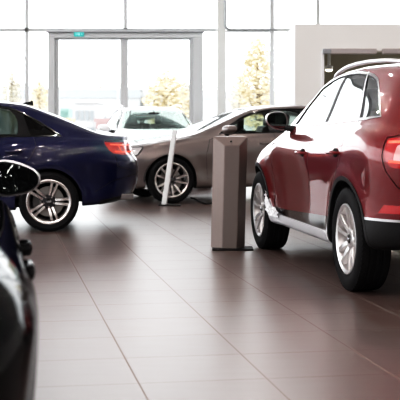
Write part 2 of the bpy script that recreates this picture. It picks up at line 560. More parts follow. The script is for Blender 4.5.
# ------------------------------------------------------------------ small car parts
def make_mirror(parent, xm, ym, zm, s, hmat, w=.20, h=.135, d=.11, base=None, cap=None, taper=.22, tilt=.012, gm=None):
    """door mirror on side s; glass looks to the rear (-x)"""
    bm = bmesh.new()
    nu, nv = 28, 14
    rings = []
    for j in range(nv+1):
        ph = -PI/2+PI*j/nv
        ring = []
        for i in range(nu):
            th = 2*PI*i/nu
            cs = lambda v, e: math.copysign(abs(v)**e, v)
            y = w/2*cs(math.cos(th), .75)*cs(math.cos(ph), .7)
            z = h/2*cs(math.sin(th), .75)*cs(math.cos(ph), .7)
            x = d*cs(math.sin(ph), .8)
            if x < 0: x *= .25
            # taper towards the outer end, tilt upward
            z *= 1-taper*(y/(w/2)); z += tilt*(y/(w/2))
            x -= .035*(y/(w/2))
            ring.append(bm.verts.new((xm+x, s*(ym+y), zm+z)))
        rings.append(ring)
    for a, b in zip(rings[:-1], rings[1:]):
        for i in range(nu): bm.faces.new((a[i], a[(i+1) % nu], b[(i+1) % nu], b[i]))
    bmesh.ops.remove_doubles(bm, verts=bm.verts[:], dist=1e-5)
    hs = from_bm('mirror', bm, hmat, parent, 60)
    bm = bmesh.new()
    pts = []; inner = []
    for i in range(40):
        th = 2*PI*i/40
        cs = lambda v, e: math.copysign(abs(v)**e, v)
        y = w/2*.86*cs(math.cos(th), .7); z = h/2*.84*cs(math.sin(th), .7)
        z *= 1-taper*(y/(w/2)); z += tilt*(y/(w/2))
        pts.append(bm.verts.new((xm-.034-.035*(y/(w/2)), s*(ym+y), zm+z)))
    f = bm.faces.new(pts)
    r = bmesh.ops.extrude_face_region(bm, geom=[f]); vs = [v for v in r['geom'] if isinstance(v, bmesh.types.BMVert)]
    bmesh.ops.translate(bm, vec=(.008, 0, 0), verts=vs)
    from_bm('mirror_glass', bm, gm or M['mirror'], hs, 20)
    bm = bmesh.new()
    b = base or (xm+.03, ym-.16, zm-.11)
    add_tube(bm, [(b[0]+.02, s*(b[1]-.03), b[2]-.01), (b[0]+.01, s*(b[1]+.03), b[2]+.005), (xm+.03, s*(ym-w*.30), zm-h*.40), (xm+.03, s*(ym-w*.15), zm-h*.2)], [.035, .030, .022, .020], 10)
    from_bm('mirror_arm', bm, M['trim'], hs, 50)
    if cap:
        bm = bmesh.new()
        pts = [(xm-.022-.035*c*.98, s*(ym+w/2*.98*math.copysign(abs(c)**.75, c)), 0) for c in (0,)]
        loop = []
        for i in range(41):
            th = 2*PI*i/40
            cs = lambda v, e: math.copysign(abs(v)**e, v)
            y = w/2*.97*cs(math.cos(th), .75); z = h/2*.97*cs(math.sin(th), .75)
            z *= 1-taper*(y/(w/2)); z += tilt*(y/(w/2))
            loop.append((xm-.020-.035*(y/(w/2)), s*(ym+y), zm+z))
        add_tube(bm, loop, .006, 6, caps=False)
        from_bm('mirror_rim', bm, cap, hs, 60)
    return hs

def make_handle(parent, x, y, z, s, mat, L=.17, mat2=None, out=.045, h=.022):
    bm = bmesh.new()
    pts = [(x-L/2, s*(y-.01), z), (x-L/2+.012, s*(y+out*.7), z), (x-L/4, s*(y+out), z), (x+L/4, s*(y+out), z), (x+L/2-.012, s*(y+out*.7), z), (x+L/2, s*(y-.01), z)]
    add_tube(bm, pts, [.010, .011, .0125, .0125, .011, .010], 10)
    bmesh.ops.scale(bm, vec=(1, 1, h/.0125/2*1.3), space=Matrix.Translation((0, 0, -z)), verts=bm.verts[:])
    o = from_bm('door_handle', bm, mat, parent, 60)
    return o

def make_seat(parent, x, y, mat, rear=False, z0=.42, sc=1.):
    bm = bmesh.new()
    add_box(bm, (x+.12, y, z0), (.52, .50, .16), bevel=.06, seg=3)
    add_box(bm, (x-.20, y, z0+.36), (.16, .48, .66), bevel=.06, seg=3, rot=Matrix.Rotation(-.22, 3, 'Y'))
    add_box(bm, (x-.31, y, z0+.77), (.10, .27, .19), bevel=.045, seg=3, rot=Matrix.Rotation(-.15, 3, 'Y'))
    for s in (-1, 1):
        add_tube(bm, [(x-.27, y+s*.06, z0+.64), (x-.30, y+s*.06, z0+.74)], .008, 6)
    return from_bm('seat', bm, mat, parent, 50)

def add_interior(root, S, seatmat):
    xf = S['seat_x']
    dz = S.get('seat_dz', 0)
    for y in (.37, -.37): make_seat(root, xf, y, seatmat, z0=.40+dz)
    for y in (.37, -.37): make_seat(root, xf-.92, y, seatmat, True, z0=.40+dz)
    bm = bmesh.new()
    xd = S['dash_x']
    add_box(bm, (xd, 0, .80+dz), (.40, 1.36, .24), bevel=.07, seg=3)
    add_box(bm, (xf+.25, 0, .52+dz), (.9, .22, .22), bevel=.05)
    add_box(bm, (xf-.4, 0, .26+dz), (2.4, 1.40, .05), bevel=.01)
    from_bm('dashboard', bm, M['dash'], root, 50)
    bm = bmesh.new()
    pts = [(.06*math.sin(0)+0, .185*math.cos(t), .185*math.sin(t)) for t in np.linspace(0, 2*PI, 33)]
    add_tube(bm, pts, .014, 8, caps=False)
    add_box(bm, (0, 0, 0), (.04, .12, .09), bevel=.015)
    add_box(bm, (0, 0, -.02), (.02, .34, .03), bevel=.005)
    add_tube(bm, [(0, 0, 0), (.25, 0, -.05)], .03, 8)
    bmesh.ops.transform(bm, matrix=Matrix.Translation((xd-.38, .37, .86+dz)) @ Matrix.Rotation(-.40, 4, 'Y'), verts=bm.verts[:])
    from_bm('steering_wheel', bm, M['dash'], root, 50)

def arch_liner(root, S):
    for xa in (0., S['wb']):
        for s in (1, -1):
            bm = bmesh.new()
            Ra = S['Ra']+.012; yo = S['liner_y']; yi = .52
            prev = None
            ring_o = []; ring_i = []
            for k in range(25):
                a = PI*(-.02)+PI*1.04*k/24
                z = S['R']+Ra*math.sin(a)
                ring_o.append(bm.verts.new((xa+Ra*math.cos(a), s*yo, z))); ring_i.append(bm.verts.new((xa+Ra*math.cos(a), s*yi, z)))
            for k in range(24): bm.faces.new((ring_o[k], ring_o[k+1], ring_i[k+1], ring_i[k]))
            bm.faces.new(ring_i)
            from_bm('wheel_arch_liner', bm, M['liner'], root, 40)

def surf_y(P, x, z, jmax):
    # half width of the body at side position (x,z)
    A = P[:jmax]
    d = (A[..., 0]-x)**2+(A[..., 2]-z)**2*1.0
    d = d+(A[..., 1] < .3)*10
    k = np.unravel_index(np.argmin(d), d.shape)
    return float(A[k][1])

def build_car(S, loc, fwd, name, label, cat):
    rz = math.atan2(fwd[1], fwd[0])
    root = tag(empty(name, (loc[0], loc[1], 0), rz), label, cat)
    P, N, q, jS, m = car_surface(S)
    maxj = jS+int(S.get('jup', 3.6)*m)
    regs = S['regions'](jS, m, P.shape[0])
    regs2 = []
    for R in regs:
        if 'poly' in R: R['polys'] = [R['poly']]
        if 'lines' in R:      # every line is a piece of its own
            for i, l in enumerate(R['lines']):
                R2 = dict(R); R2.pop('lines'); R2['part'] = R['name']; R2['name'] = R['name']+'#%d' % i; R2['polys'] = door_strips([l], R['w'])
                if R['map'] == 'S' and min(p[0] for p in l) > -2: R2['pair'] = True
                regs2.append(R2)
        else: regs2.append(R)
    regs = regs2
    pos, nrm, faces = cut_body(P, N, q, regs, jS, m, maxj)
    spec = {R['name']: R for R in regs}
    objs = {}
    order = ['body']+[n for n in spec if n != 'body']
    for nme in order:
        fl = faces.get(nme)
        if not fl or nme == 'hole': continue
        R = spec.get(nme, {'mat': S['paint']})
        off = R.get('off', 0.); skirt = R.get('skirt', 0.)
        part = R.get('part', nme)
        if part == 'body': part = 'body_shell'
        sides = [(1,), (-1,)] if R.get('pair') else [(1, -1)]
        for sd in sides:
            me = region_mesh(part, pos, nrm, fl, sd, off, skirt)
            par = root
            if R.get('under'): par = objs.get((R['under'], sd[0]), root)
            o = link(part, me, R['mat'], par)
            if R.get('label'): o['label'] = R['label']
            objs[(nme, sd[0])] = o
    arch_liner(root, S)
    # wheels
    W = S['wheel']
    first = make_wheel(root, S['R'], W['rr'], W['w'], W['style'], W)
    yo = S['wheel_y']
    first.location = (0, yo, S['R'])
    for (xa, s) in ((S['wb'], 1), (0, -1), (S['wb'], -1)):
        c = copy_tree(first, root)
        c.location = (xa, s*yo, S['R'])
        if s < 0: c.rotation_euler = (0, 0, PI)
    if S.get('interior', True): add_interior(root, S, S.get('seat_mat', M['seat']))
    S['_P'] = P; S['_jS'] = jS; S['_root'] = root; S['_objs'] = objs; S['_m'] = m
    return root, objs, P, jS

SIDE_SUV = [(-.11, 0), (-.035, .03), (-.022, .12), (-.030, .28), (-.022, .45), (-.008, .60), (0, .715), (-.003, .775), (-.014, .84), (-.042, .91), (-.10, .965), (-.135, 1.0)]
SIDE_CAR = [(-.11, 0), (-.04, .03), (-.022, .12), (-.032, .30), (-.020, .46), (-.004, .60), (0, .68), (-.0035, .76), (-.011, .84), (-.032, .92), (-.085, .985), (-.105, 1.0)]

SIDE_LOW = [(-.11, 0), (-.04, .03), (-.022, .12), (-.032, .30), (-.022, .50), (-.006, .70), (0, .80), (-.004, .84), (-.030, .92), (-.085, .985), (-.105, 1.0)]
def lvl(pairs_low, up):
    # rear/front end positions per level: low is a list over the side fraction, up over the upper levels
    def f(ns, K):
        out = []
        for fr, x in pairs_low: out.append((2+fr*(ns-3), x))
        n = K-ns
        for i, x in enumerate(up): out.append((ns+i*(n-1)/(len(up)-1), x))
        out = sorted(out)
        if out[0][0] > 0: out.insert(0, (0, out[0][1]))
        return out
    return f

def door_strips(lines, w=.007):
    r = []
    for l in lines: r += strip(l, w)
    return r
#@@CARS
# ------------------------------------------------------------------ the red SUV
def red_regions(jS, m, nv):
    dlo = [(2.07, 1.150), (1.906, 1.33), (1.64, 1.49), (1.42, 1.548), (1.216, 1.575), (.95, 1.587), (.71, 1.583), (.48, 1.567), (.31, 1.545), (.16, 1.512), (.03, 1.455), (-.13, 1.36), (-.36, 1.226), (-.10, 1.208), (.40, 1.192), (.96, 1.172), (1.5, 1.160)]
    inner = inset_poly(dlo, -.018)
    gf = rounded([(2.00, 1.168), (1.87, 1.335), (1.62, 1.472), (1.40, 1.526), (1.20, 1.552), (1.085, 1.560), (1.055, 1.190)], .02)
    gr = rounded([(.985, 1.192), (1.015, 1.562), (.80, 1.563), (.60, 1.552), (.525, 1.540), (.135, 1.218)], .02)
    gq = rounded([(.440, 1.535), (.30, 1.517), (.16, 1.482), (.04, 1.428), (-.11, 1.338), (-.29, 1.246), (.055, 1.222)], .02)
    cpil = [(.545, 1.575), (.475, 1.575), (.06, 1.195), (.125, 1.195)]
    chrome_c = [(.515, 1.575), (.490, 1.575), (.083, 1.195), (.105, 1.195)]
    fd = [(1.015, .47), (1.015, 1.20), (2.08, 1.165), (2.20, 1.06), (2.26, .80), (2.24, .44)]
    rd = [(1.015, .47), (1.015, 1.20), (.08, 1.225), (.07, 1.00), (.16, .86), (.36, .70), (.43, .50)]
    return [
        dict(name='hole', map='S', polys=[circle_arch(0, .365, .415, -.2), circle_arch(2.82, .365, .415, -.2)], j=(0, jS-m)),
        dict(name='wheel_arch_trim', map='S', polys=[circle_arch(0, .365, .447, -.2), circle_arch(2.82, .365, .447, -.2)], mat=M['trim'], off=.006, skirt=.03, j=(0, jS-m), label='black plastic wheel arch edging'),
        dict(name='window_glass', map='S', polys=[gf], mat=M['g_mid'], off=-.006, pair=True),
        dict(name='rear_window_glass', map='S', polys=[gr], mat=M['g_mid'], off=-.006, pair=True),
        dict(name='quarter_glass', map='S', polys=[gq], mat=M['g_mid'], off=-.006, pair=True),
        dict(name='pillar_chrome', map='S', polys=[chrome_c], mat=M['satin'], off=.002, pair=True),
        dict(name='window_pillar', map='S', poly=inner, mat=M['trim'], off=-.003, pair=True),
        dict(name='window_trim', map='S', poly=dlo, mat=M['chrome'], off=.004, skirt=.01, pair=True, label='bright chrome window surround'),
        dict(name='door_gap', map='S', pair=True, lines=[[(1.015, .47), (1.015, 1.165)], [(2.09, 1.145), (2.20, 1.06), (2.26, .80), (2.24, .46)], [(.08, 1.215), (.07, 1.00), (.16, .86), (.36, .70), (.43, .52)]], w=.007, mat=M['gap'], off=-.008),
        dict(name='sill_trim', map='S', poly=[(2.40, .10), (2.43, .47), (2.36, .50), (2.27, .405), (2.05, .380), (.62, .372), (.50, .362), (.415, .30), (.42, .10)], mat=M['sill'], off=.012, skirt=.03, label='silver sill strip with loose wrapping film', pair=True),
        dict(name='sill_cladding', map='S', poly=[(2.44, .2), (2.44, .432), (1.9, .436), (.38, .49), (.38, .2)], mat=M['gloss_black'], off=.0, pair=True),
        dict(name='lamp_light_bar', map='S', lines=[[(-.66, 1.062), (-1.5, 1.075)], [(-.78, 1.06), (-.86, .98), (-.98, .95)], [(-.70, .935), (-.90, .925), (-1.0, .945)]], w=.018, mat=M['lamp_glow'], off=.002, pair=True),
        dict(name='lamp_lens', map='S', poly=rounded([(-.74, 1.045), (-.73, .935), (-.98, .92), (-1.02, 1.04)], .02), mat=M['lamp_pale'], off=.003, pair=True, label='clear pale lens'),
        dict(name='tail_lamp', map='S', poly=rounded([(-.645, 1.085), (-.665, .94), (-.72, .892), (-1.0, .89), (-1.5, .98), (-1.5, 1.092)], .03), mat=M['lamp_red'], off=.004, skirt=.02, pair=True, label='red tail lamp wrapping round the corner'),
        dict(name='tailgate_gap', map='S', lines=[[(-1.02, 1.22), (-.86, 1.16), (-.68, 1.098), (-.63, 1.09), (-.635, .97), (-.665, .87), (-.74, .77), (-.84, .70), (-1.0, .665), (-3, .66)]], w=.008, mat=M['gap'], off=-.008),
        dict(name='bumper_reflector', map='S', poly=[(-.56, .590), (-.62, .645), (-1.15, .645), (-1.15, .590)], mat=M['lamp_red'], off=.003, skirt=.015, pair=True),
        dict(name='bumper_strip', map='S', poly=[(-.40, .535), (-.40, .552), (-3, .552), (-3, .535)], mat=M['satin'], off=.003),
        dict(name='rear_bumper', map='S', poly=[(-.38, .0), (-.38, .54), (-3, .54), (-3, .0)], mat=M['trim'], off=.004, skirt=.02, label='black lower rear bumper'),
        dict(name='rear_screen', map='S', poly=rounded([(-1.12, 1.19), (-1.05, 1.34), (-.985, 1.50), (-3, 1.50), (-3, 1.19)], .03), mat=M['g_dark'], off=-.004, j=(0, nv)),
        dict(name='front_door', map='S', poly=fd, mat=M['red'], pair=True),
        dict(name='rear_door', map='S', poly=rd, mat=M['red'], pair=True),
        dict(name='head_lamp', map='S', poly=[(3.22, .90), (3.36, .78), (3.9, .74), (4.2, .74), (4.2, .86), (3.6, .90)], mat=M['lamp_clear'], off=.003, pair=True),
        dict(name='grille', map='S', poly=[(4.25, .40), (4.28, .82), (6, .82), (6, .40)], mat=M['gloss_black'], off=.004),
        dict(name='windscreen', map='T', poly=rounded([(2.50, -.1), (2.46, .35), (2.32, .655), (1.74, .535), (1.65, .45), (1.62, .2), (1.62, -.1)], .02), mat=M['g_mid'], off=-.004),
        dict(name='bonnet_gap', map='T', lines=[[(2.55, 0), (2.50, .45), (2.45, .66), (2.9, .68), (3.4, .60)]], w=.007, mat=M['gap'], off=-.006),
    ]
RED = dict(paint=M['red'], wb=2.82, R=.365, Ra=.415, liner_y=.88, wheel_y=.925, flare=.016, inset=.15, side=SIDE_SUV,
    zb=[(3.7, .30), (3.3, .26), (2.4, .27), (.4, .27), (-.5, .33), (-1., .42)],
    zs=[(3.7, .80), (3.3, .90), (2.85, .995), (2.4, 1.085), (2.05, 1.13), (1., 1.152), (.1, 1.185), (-.3, 1.20), (-.9, 1.16), (-1., 1.15)],
    zt=[(3.7, .84), (3.55, .93), (3.3, 1.0), (2.7, 1.10), (2.5, 1.145), (1.62, 1.585), (1.3, 1.630), (.8, 1.648), (.3, 1.640), (-.2, 1.615), (-.7, 1.575), (-.9, 1.55)],
    W=[(3.7, .86), (3.2, .90), (2.82, .93), (1.5, .925), (0, .938), (-.5, .925), (-1., .87)],
    yr=[(3.7, .56), (2.6, .70), (2.3, .69), (1.6, .60), (1., .595), (.2, .585), (-.3, .58), (-.9, .55)],
    xr=lvl([(0, -.80), (.12, -.88), (.3, -.955), (.5, -.985), (.7, -.96), (.85, -.945), (1, -.93)], [-.88, -.80, -.735, -.72, -.72, -.72, -.72]),
    xf=lvl([(0, 3.45), (.15, 3.60), (.4, 3.67), (.7, 3.66), (1, 3.60)], [3.58, 3.56, 3.55, 3.55, 3.55, 3.55, 3.55]),
    Lr=.62, nr=2.5, Lf=.95, nf=2.4, NC=30, NM=120, MV=4,
    regions=red_regions, seat_x=1.40, dash_x=2.15, seat_dz=.20, seat_mat=M['seat_pale'],
    wheel=dict(rr=.238, w=.235, style='vee', face=M['silver'], side=M['silver'], turn=.2))
RED_FWD = (-.170, .985)
root, objs, P, jS = build_car(RED, (1.938, 8.593), RED_FWD, 'suv', 'dark red SUV with chrome window trim seen from behind, at right edge', 'car')
for s in (1, -1):
    make_mirror(root, 2.02, .940, 1.205, s, M['gloss_black'], w=.205, h=.150, d=.11, base=(1.98, .76, 1.125), cap=M['satin'], gm=M['mirror_dark'])
    fdoor, rdoor = objs[('front_door', s if s in (1, -1) else 1)], objs[('rear_door', s)]
    make_handle(fdoor, 1.175, surf_y(P, 1.175, .945, jS), .945, s, M['red'])
    make_handle(rdoor, .205, surf_y(P, .205, .970, jS), .970, s, M['red'])
    for dr, hx_, hz_ in ((fdoor, 1.175, .945), (rdoor, .205, .970)):
        bm = bmesh.new()
        bmesh.ops.create_uvsphere(bm, u_segments=20, v_segments=10, radius=1.)
        bmesh.ops.scale(bm, vec=(.062, .012, .034), verts=bm.verts[:])
        bmesh.ops.translate(bm, vec=(hx_, s*(surf_y(P, hx_, hz_, jS)+.002), hz_), verts=bm.verts[:])
        from_bm('handle_recess_shade', bm, M['gap'], dr, 60)  # black oval standing in for the shade in the handle cup
    bm = bmesh.new()
    pts = [(1.62, 1.550), (1.55, 1.582), (1.42, 1.612), (1.22, 1.638), (.95, 1.652), (.6, 1.655), (.2, 1.643), (-.2, 1.615), (-.48, 1.585), (-.56, 1.56)]
    c = curve([(p[0], p[1]) for p in pts], .03)
    xs = np.linspace(1.60, -.56, 40)
    add_tube(bm, [(x, s*(.545-.01*abs(x-.5)), float(c(x))) for x in xs], [.010]+[.017]*38+[.010], 10)
    from_bm('roof_rail', bm, M['satin'], root, 60)
    bm = bmesh.new()
    add_tube(bm, [(-.80, s*.55, .36), (-.955, s*.55, .355)], [.045, .045], 16)
    from_bm('exhaust_tip', bm, M['chrome'], root, 40)
# crumpled film still stuck to the sill behind the front wheel
bm = bmesh.new()
rnd = random.Random(3)
nI, nJ = 26, 10
base = [(2.435, .56), (2.39, .50), (2.34, .455), (2.27, .425), (2.16, .41), (2.02, .40)]
bx = [b[0] for b in base]; bz = [b[1] for b in base]
G = []
for i in range(nI):
    t = i/(nI-1)*(len(base)-1); x = float(np.interp(t, range(len(base)), bx)); z = float(np.interp(t, range(len(base)), bz))
    row = []
    hgt = (.13-.075*i/(nI-1))
    for j in range(nJ):
        zz = z+.01-hgt*j/(nJ-1)+rnd.uniform(-.006, .006)+(rnd.uniform(-.012, .022) if j == 0 else 0)
        row.append(bm.verts.new((x+rnd.uniform(-.006, .006), max(.86, surf_y(P, x, zz, jS))+.030+rnd.uniform(-.012, .010), zz)))
    G.append(row)
for i in range(nI-1):
    for j in range(nJ-1): bm.faces.new((G[i][j], G[i+1][j], G[i+1][j+1], G[i][j+1]))
from_bm('protective_film', bm, M['plastic_white'], root, 15)

# ------------------------------------------------------------------ saloons
def saloon_regions(paint, glass_rear, glass_front, o, trim, trimlabel):
    """o: outlines of this saloon"""
    def f(jS, m, nv):
        R, Ra, wb = o['R'], o['Ra'], o['wb']
        dlo = o['dlo']; inner = inset_poly(dlo, -.016)
        regs = [
            dict(name='hole', map='S', polys=[circle_arch(0, R, Ra, -.2), circle_arch(wb, R, Ra, -.2)], j=(0, jS-m)),
            dict(name='window_glass', map='S', polys=[rounded(o['gf'], .02)], mat=glass_front, off=-.006, pair=True),
            dict(name='rear_window_glass', map='S', polys=[rounded(o['gr'], .03)], mat=glass_rear, off=-.006, pair=True),
            dict(name='quarter_glass', map='S', polys=[rounded(o['gq'], .015)], mat=M['g_dark'], off=-.006, pair=True),
            dict(name='window_pillar', map='S', poly=inner, mat=M['gloss_black'], off=-.002, pair=True),
            dict(name='window_trim', map='S', poly=dlo, mat=trim, off=.003, skirt=.008, pair=True, label=trimlabel),
            dict(name='door_gap', map='S', pair=True, lines=o['seams'], w=.006, mat=M['gap'], off=-.008),
            dict(name='lamp_light_bar', map='S', lines=o['bars'], w=.014, mat=M['lamp_glow'], off=.004, pair=True),
            dict(name='tail_lamp', map='S', poly=rounded(o['tail'], .02), mat=M['lamp_red'], off=.003, skirt=.015, pair=True, label='red tail lamp wrapping round the corner'),
            dict(name='tailgate_gap', map='S', lines=o['tgap'], w=.007, mat=M['gap'], off=-.006),
            dict(name='diffuser', map='S', poly=o['diff'], mat=M['trim'], off=.003, skirt=.02, label='black lower bumper insert'),
            dict(name='front_door', map='S', poly=o['fd'], mat=paint, pair=True),
            dict(name='rear_door', map='S', poly=o['rd'], mat=paint, pair=True),
            dict(name='lamp_insert', map='S', lines=o['hbars'], w=.012, mat=M['chrome'], off=.002, pair=True),
            dict(name='head_lamp', map='S', poly=rounded(o['head'], .015), mat=M['lamp_clear'], off=.003, skirt=.02, pair=True),
            dict(name='lamp_bezel', map='S', poly=inset_poly(rounded(o['head'], .015), .014), mat=M['gloss_black'], off=.001, pair=True),
            dict(name='grille', map='S', poly=o['grille'], mat=M['gloss_black'], off=.004, skirt=.02),
            dict(name='windscreen', map='T', poly=rounded(o['ws'], .03), mat=o.get('wsmat', M['g_mid']), off=-.004),
            dict(name='rear_screen', map='T', poly=rounded(o['rs'], .03), mat=o.get('rsmat', M['g_dark']), off=-.003),
            dict(name='bonnet_gap', map='T', lines=o['bgap'], w=.007, mat=M['gap'], off=-.006),
        ]
        return regs
    return f

def a4_outline():
    return dict(R=.325, Ra=.362, wb=2.82,
        dlo=[(2.18, .985), (1.98, 1.135), (1.72, 1.275), (1.50, 1.345), (1.25, 1.372), (.9, 1.383), (.62, 1.376), (.44, 1.352), (.28, 1.292), (.10, 1.195), (-.12, 1.055), (-.14, 1.030), (.3, 1.025), (1.2, 1.005)],
        gf=[(2.07, 1.005), (1.93, 1.115), (1.70, 1.245), (1.50, 1.320), (1.32, 1.346), (1.28, 1.02)],
        gr=[(1.20, 1.02), (1.23, 1.352), (.9, 1.360), (.64, 1.352), (.44, 1.325), (.365, 1.25), (.335, 1.17), (.345, 1.045)],
        gq=[(.285, 1.27), (.20, 1.05), (-.09, 1.05), (.10, 1.172)],
        seams=[[(1.24, .33), (1.235, .7), (1.245, 1.00)], [(2.16, .98), (2.28, .90), (2.33, .70), (2.30, .36)], [(.165, 1.015), (.135, .92), (.20, .80), (.37, .62), (.40, .42)]],
        fd=[(1.24, .32), (1.24, 1.02), (2.17, .99), (2.28, .90), (2.33, .70), (2.30, .34)],
        rd=[(1.24, .32), (1.24, 1.02), (.18, 1.04), (.135, .92), (.20, .80), (.37, .62), (.40, .36)],
        tail=[(-.60, .965), (-.655, .885), (-.71, .845), (-.86, .825), (-1.5, .835), (-1.5, .952)],
        bars=[[(-.68, .94), (-.90, .93), (-1.5, .935)], [(-.74, .865), (-.90, .855), (-1.4, .86)], [(-.80, .93), (-.84, .87)], [(-.90, .93), (-.94, .86)]],
        tgap=[[(-.61, .975), (-1.0, 1.0)], [(-.74, .82), (-.76, .70), (-1.0, .655), (-3, .65)], [(-.50, .43), (-.70, .55), (-1.0, .60), (-3, .60)]],
        diff=[(-.52, .0), (-.56, .335), (-.8, .375), (-3, .375), (-3, .0)],
        head=[(3.10, .72), (3.30, .60), (3.7, .56), (4.0, .57), (4.0, .67), (3.5, .73)], hbars=[[(3.2, .70), (3.6, .62), (3.9, .60)]],
        grille=[(4.05, .30), (4.08, .66), (6, .66), (6, .30)],
        ws=[(2.40, -.1), (2.36, .35), (2.22, .60), (1.66, .50), (1.58, .40), (1.56, .2), (1.56, -.1)],
        rs=[(.22, -.1), (.20, .30), (.13, .47), (-.40, .59), (-.50, .50), (-.54, -.1)],
        bgap=[[(2.50, 0), (2.44, .45), (2.38, .62), (2.8, .66), (3.3, .58), (3.55, .4)], [(-.56, 0), (-.54, .45), (-.48, .62), (-.8, .64), (-.98, .60)]])
O4 = a4_outline()
A4 = dict(paint=M['blue'], wb=2.82, R=.325, Ra=.362, liner_y=.85, wheel_y=.895, flare=.016, inset=.115, side=SIDE_CAR,
    zb=[(3.7, .22), (3.2, .20), (2.3, .21), (.4, .22), (-.5, .27), (-.8, .31), (-1.06, .36)],
    zs=[(3.7, .58), (3.4, .70), (3., .83), (2.6, .915), (2.2, .965), (1.5, .99), (.4, 1.01), (-.2, 1.02), (-.6, .99), (-1.06, .965)],
    zt=[(3.7, .60), (3.55, .70), (3.3, .79), (2.9, .90), (2.55, .955), (2.42, .985), (1.56, 1.375), (1.2, 1.418), (.8, 1.432), (.5, 1.424), (.25, 1.392), (-.1, 1.262), (-.45, 1.108), (-.56, 1.068), (-.75, 1.045), (-.9, 1.043), (-1.06, 1.045)],
    W=[(3.7, .78), (3.3, .85), (2.82, .895), (1.5, .90), (0, .905), (-.5, .90), (-1.06, .84)],
    yr=[(3.7, .5), (2.7, .63), (2.4, .66), (1.6, .575), (1., .565), (.4, .56), (-.1, .585), (-.5, .66), (-1.06, .64)],
    xr=lvl([(0, -.82), (.08, -.93), (.25, -1.005), (.40, -1.02), (.55, -1.0), (.62, -.955), (.8, -.925), (1, -.905)], [-.90, -.90, -.90, -.90, -.90, -.90, -.90]),
    xf=lvl([(0, 3.45), (.15, 3.62), (.4, 3.69), (.7, 3.68), (1, 3.64)], [3.63, 3.62, 3.61, 3.60, 3.60, 3.60, 3.60]),
    crown=[(.2, .83), (.05, .74), (-.4, .72)], Lr=.52, nr=2.7, Lf=.95, nf=2.3, NC=26, NM=110, MV=4,
    regions=saloon_regions(M['blue'], M['g_tint'], M['g_tint'], O4, M['gloss_black'], 'gloss black window surround'), seat_x=1.35, dash_x=2.05, seat_dz=.02, seat_mat=M['seat_pale'],
    wheel=dict(rr=.232, w=.225, style='twin', face=M['machined'], side=M['alloy_dark'], turn=-.942))
root, objs, P, jS = build_car(A4, (-1.7336, 13.7615), (-1, -.11), 'saloon_car', 'dark blue saloon at left, its tail towards the middle', 'car')
for s in (1, -1):
    make_mirror(root, 1.98, .96, 1.06, s, M['blue'], base=(1.98, .80, .99))
    make_handle(objs[('front_door', s)], 1.39, surf_y(P, 1.39, .855, jS), .855, s, M['blue'], mat2=None)
    make_handle(objs[('rear_door', s)], .375, surf_y(P, .375, .872, jS), .872, s, M['blue'])
    bm = bmesh.new()
    add_prism(bm, rounded([(s*.42, .40), (s*.46, .325), (s*.70, .325), (s*.73, .40)], .02, 3), -.925, -.78, 'YZ')
    from_bm('exhaust_tip', bm, M['chrome'], root, 30)
bm = bmesh.new()      # roof aerial
add_prism(bm, [(.33, 1.405), (.19, 1.375), (.195, 1.428), (.21, 1.438), (.225, 1.426)], -.014, .014, 'XZ')
from_bm('roof_aerial', bm, M['gloss_black'], root, 30)

# ------------------------------------------------------------------ taupe saloon behind the pylon
def a6_outline():
    o = dict(R=.34, Ra=.378, wb=2.92)
    o.update(dlo=[(2.17, 1.005), (2.0, 1.125), (1.78, 1.255), (1.58, 1.335), (1.32, 1.378), (.95, 1.392), (.55, 1.385), (.28, 1.345), (-.02, 1.22), (-.32, 1.065), (-.33, 1.045), (.3, 1.040), (1.2, 1.025)],
        gf=[(2.06, 1.022), (1.94, 1.11), (1.74, 1.238), (1.56, 1.310), (1.44, 1.336), (1.38, 1.04)],
        gr=[(1.26, 1.04), (1.31, 1.356), (.95, 1.370), (.56, 1.360), (.38, 1.32), (.33, 1.06)],
        gq=[(.28, 1.30), (.25, 1.065), (-.26, 1.065), (-.02, 1.19)],
        seams=[[(1.32, .33), (1.31, .7), (1.32, 1.02)], [(2.15, 1.0), (2.34, .92), (2.40, .70), (2.37, .36)], [(.30, 1.03), (.16, .92), (.22, .80), (.40, .62), (.43, .42)]],
        fd=[(1.32, .32), (1.32, 1.04), (2.16, 1.01), (2.34, .92), (2.40, .70), (2.37, .34)],
        rd=[(1.32, .32), (1.32, 1.04), (.28, 1.05), (.16, .92), (.22, .80), (.40, .62), (.43, .36)],
        tail=[(-.68, .955), (-.72, .86), (-1.6, .85), (-1.6, .96)], bars=[[(-.76, .93), (-1.5, .93)]],
        tgap=[[(-.8, .64), (-3, .64)]], diff=[(-.55, 0), (-.58, .36), (-3, .36), (-3, 0)],
        head=[(3.33, .815), (3.42, .715), (3.56, .665), (3.9, .655), (4.15, .665), (4.15, .755), (3.8, .785)], hbars=[[(3.44, .775), (3.9, .705)], [(3.55, .695), (4.1, .685)]],
        grille=[(4.30, .30), (4.33, .70), (6, .70), (6, .30)],
        ws=[(2.50, -.1), (2.46, .35), (2.24, .64), (1.72, .515), (1.62, .42), (1.58, .2), (1.58, -.1)],
        rs=[(.05, -.1), (.03, .30), (-.05, .47), (-.52, .60), (-.66, .50), (-.70, -.1)],
        bgap=[[(2.60, 0), (2.54, .45), (2.46, .66), (2.9, .70), (3.4, .62), (3.65, .4)]])
    return o
O6 = a6_outline(); O6['wsmat'] = O6['rsmat'] = M['g_clear']
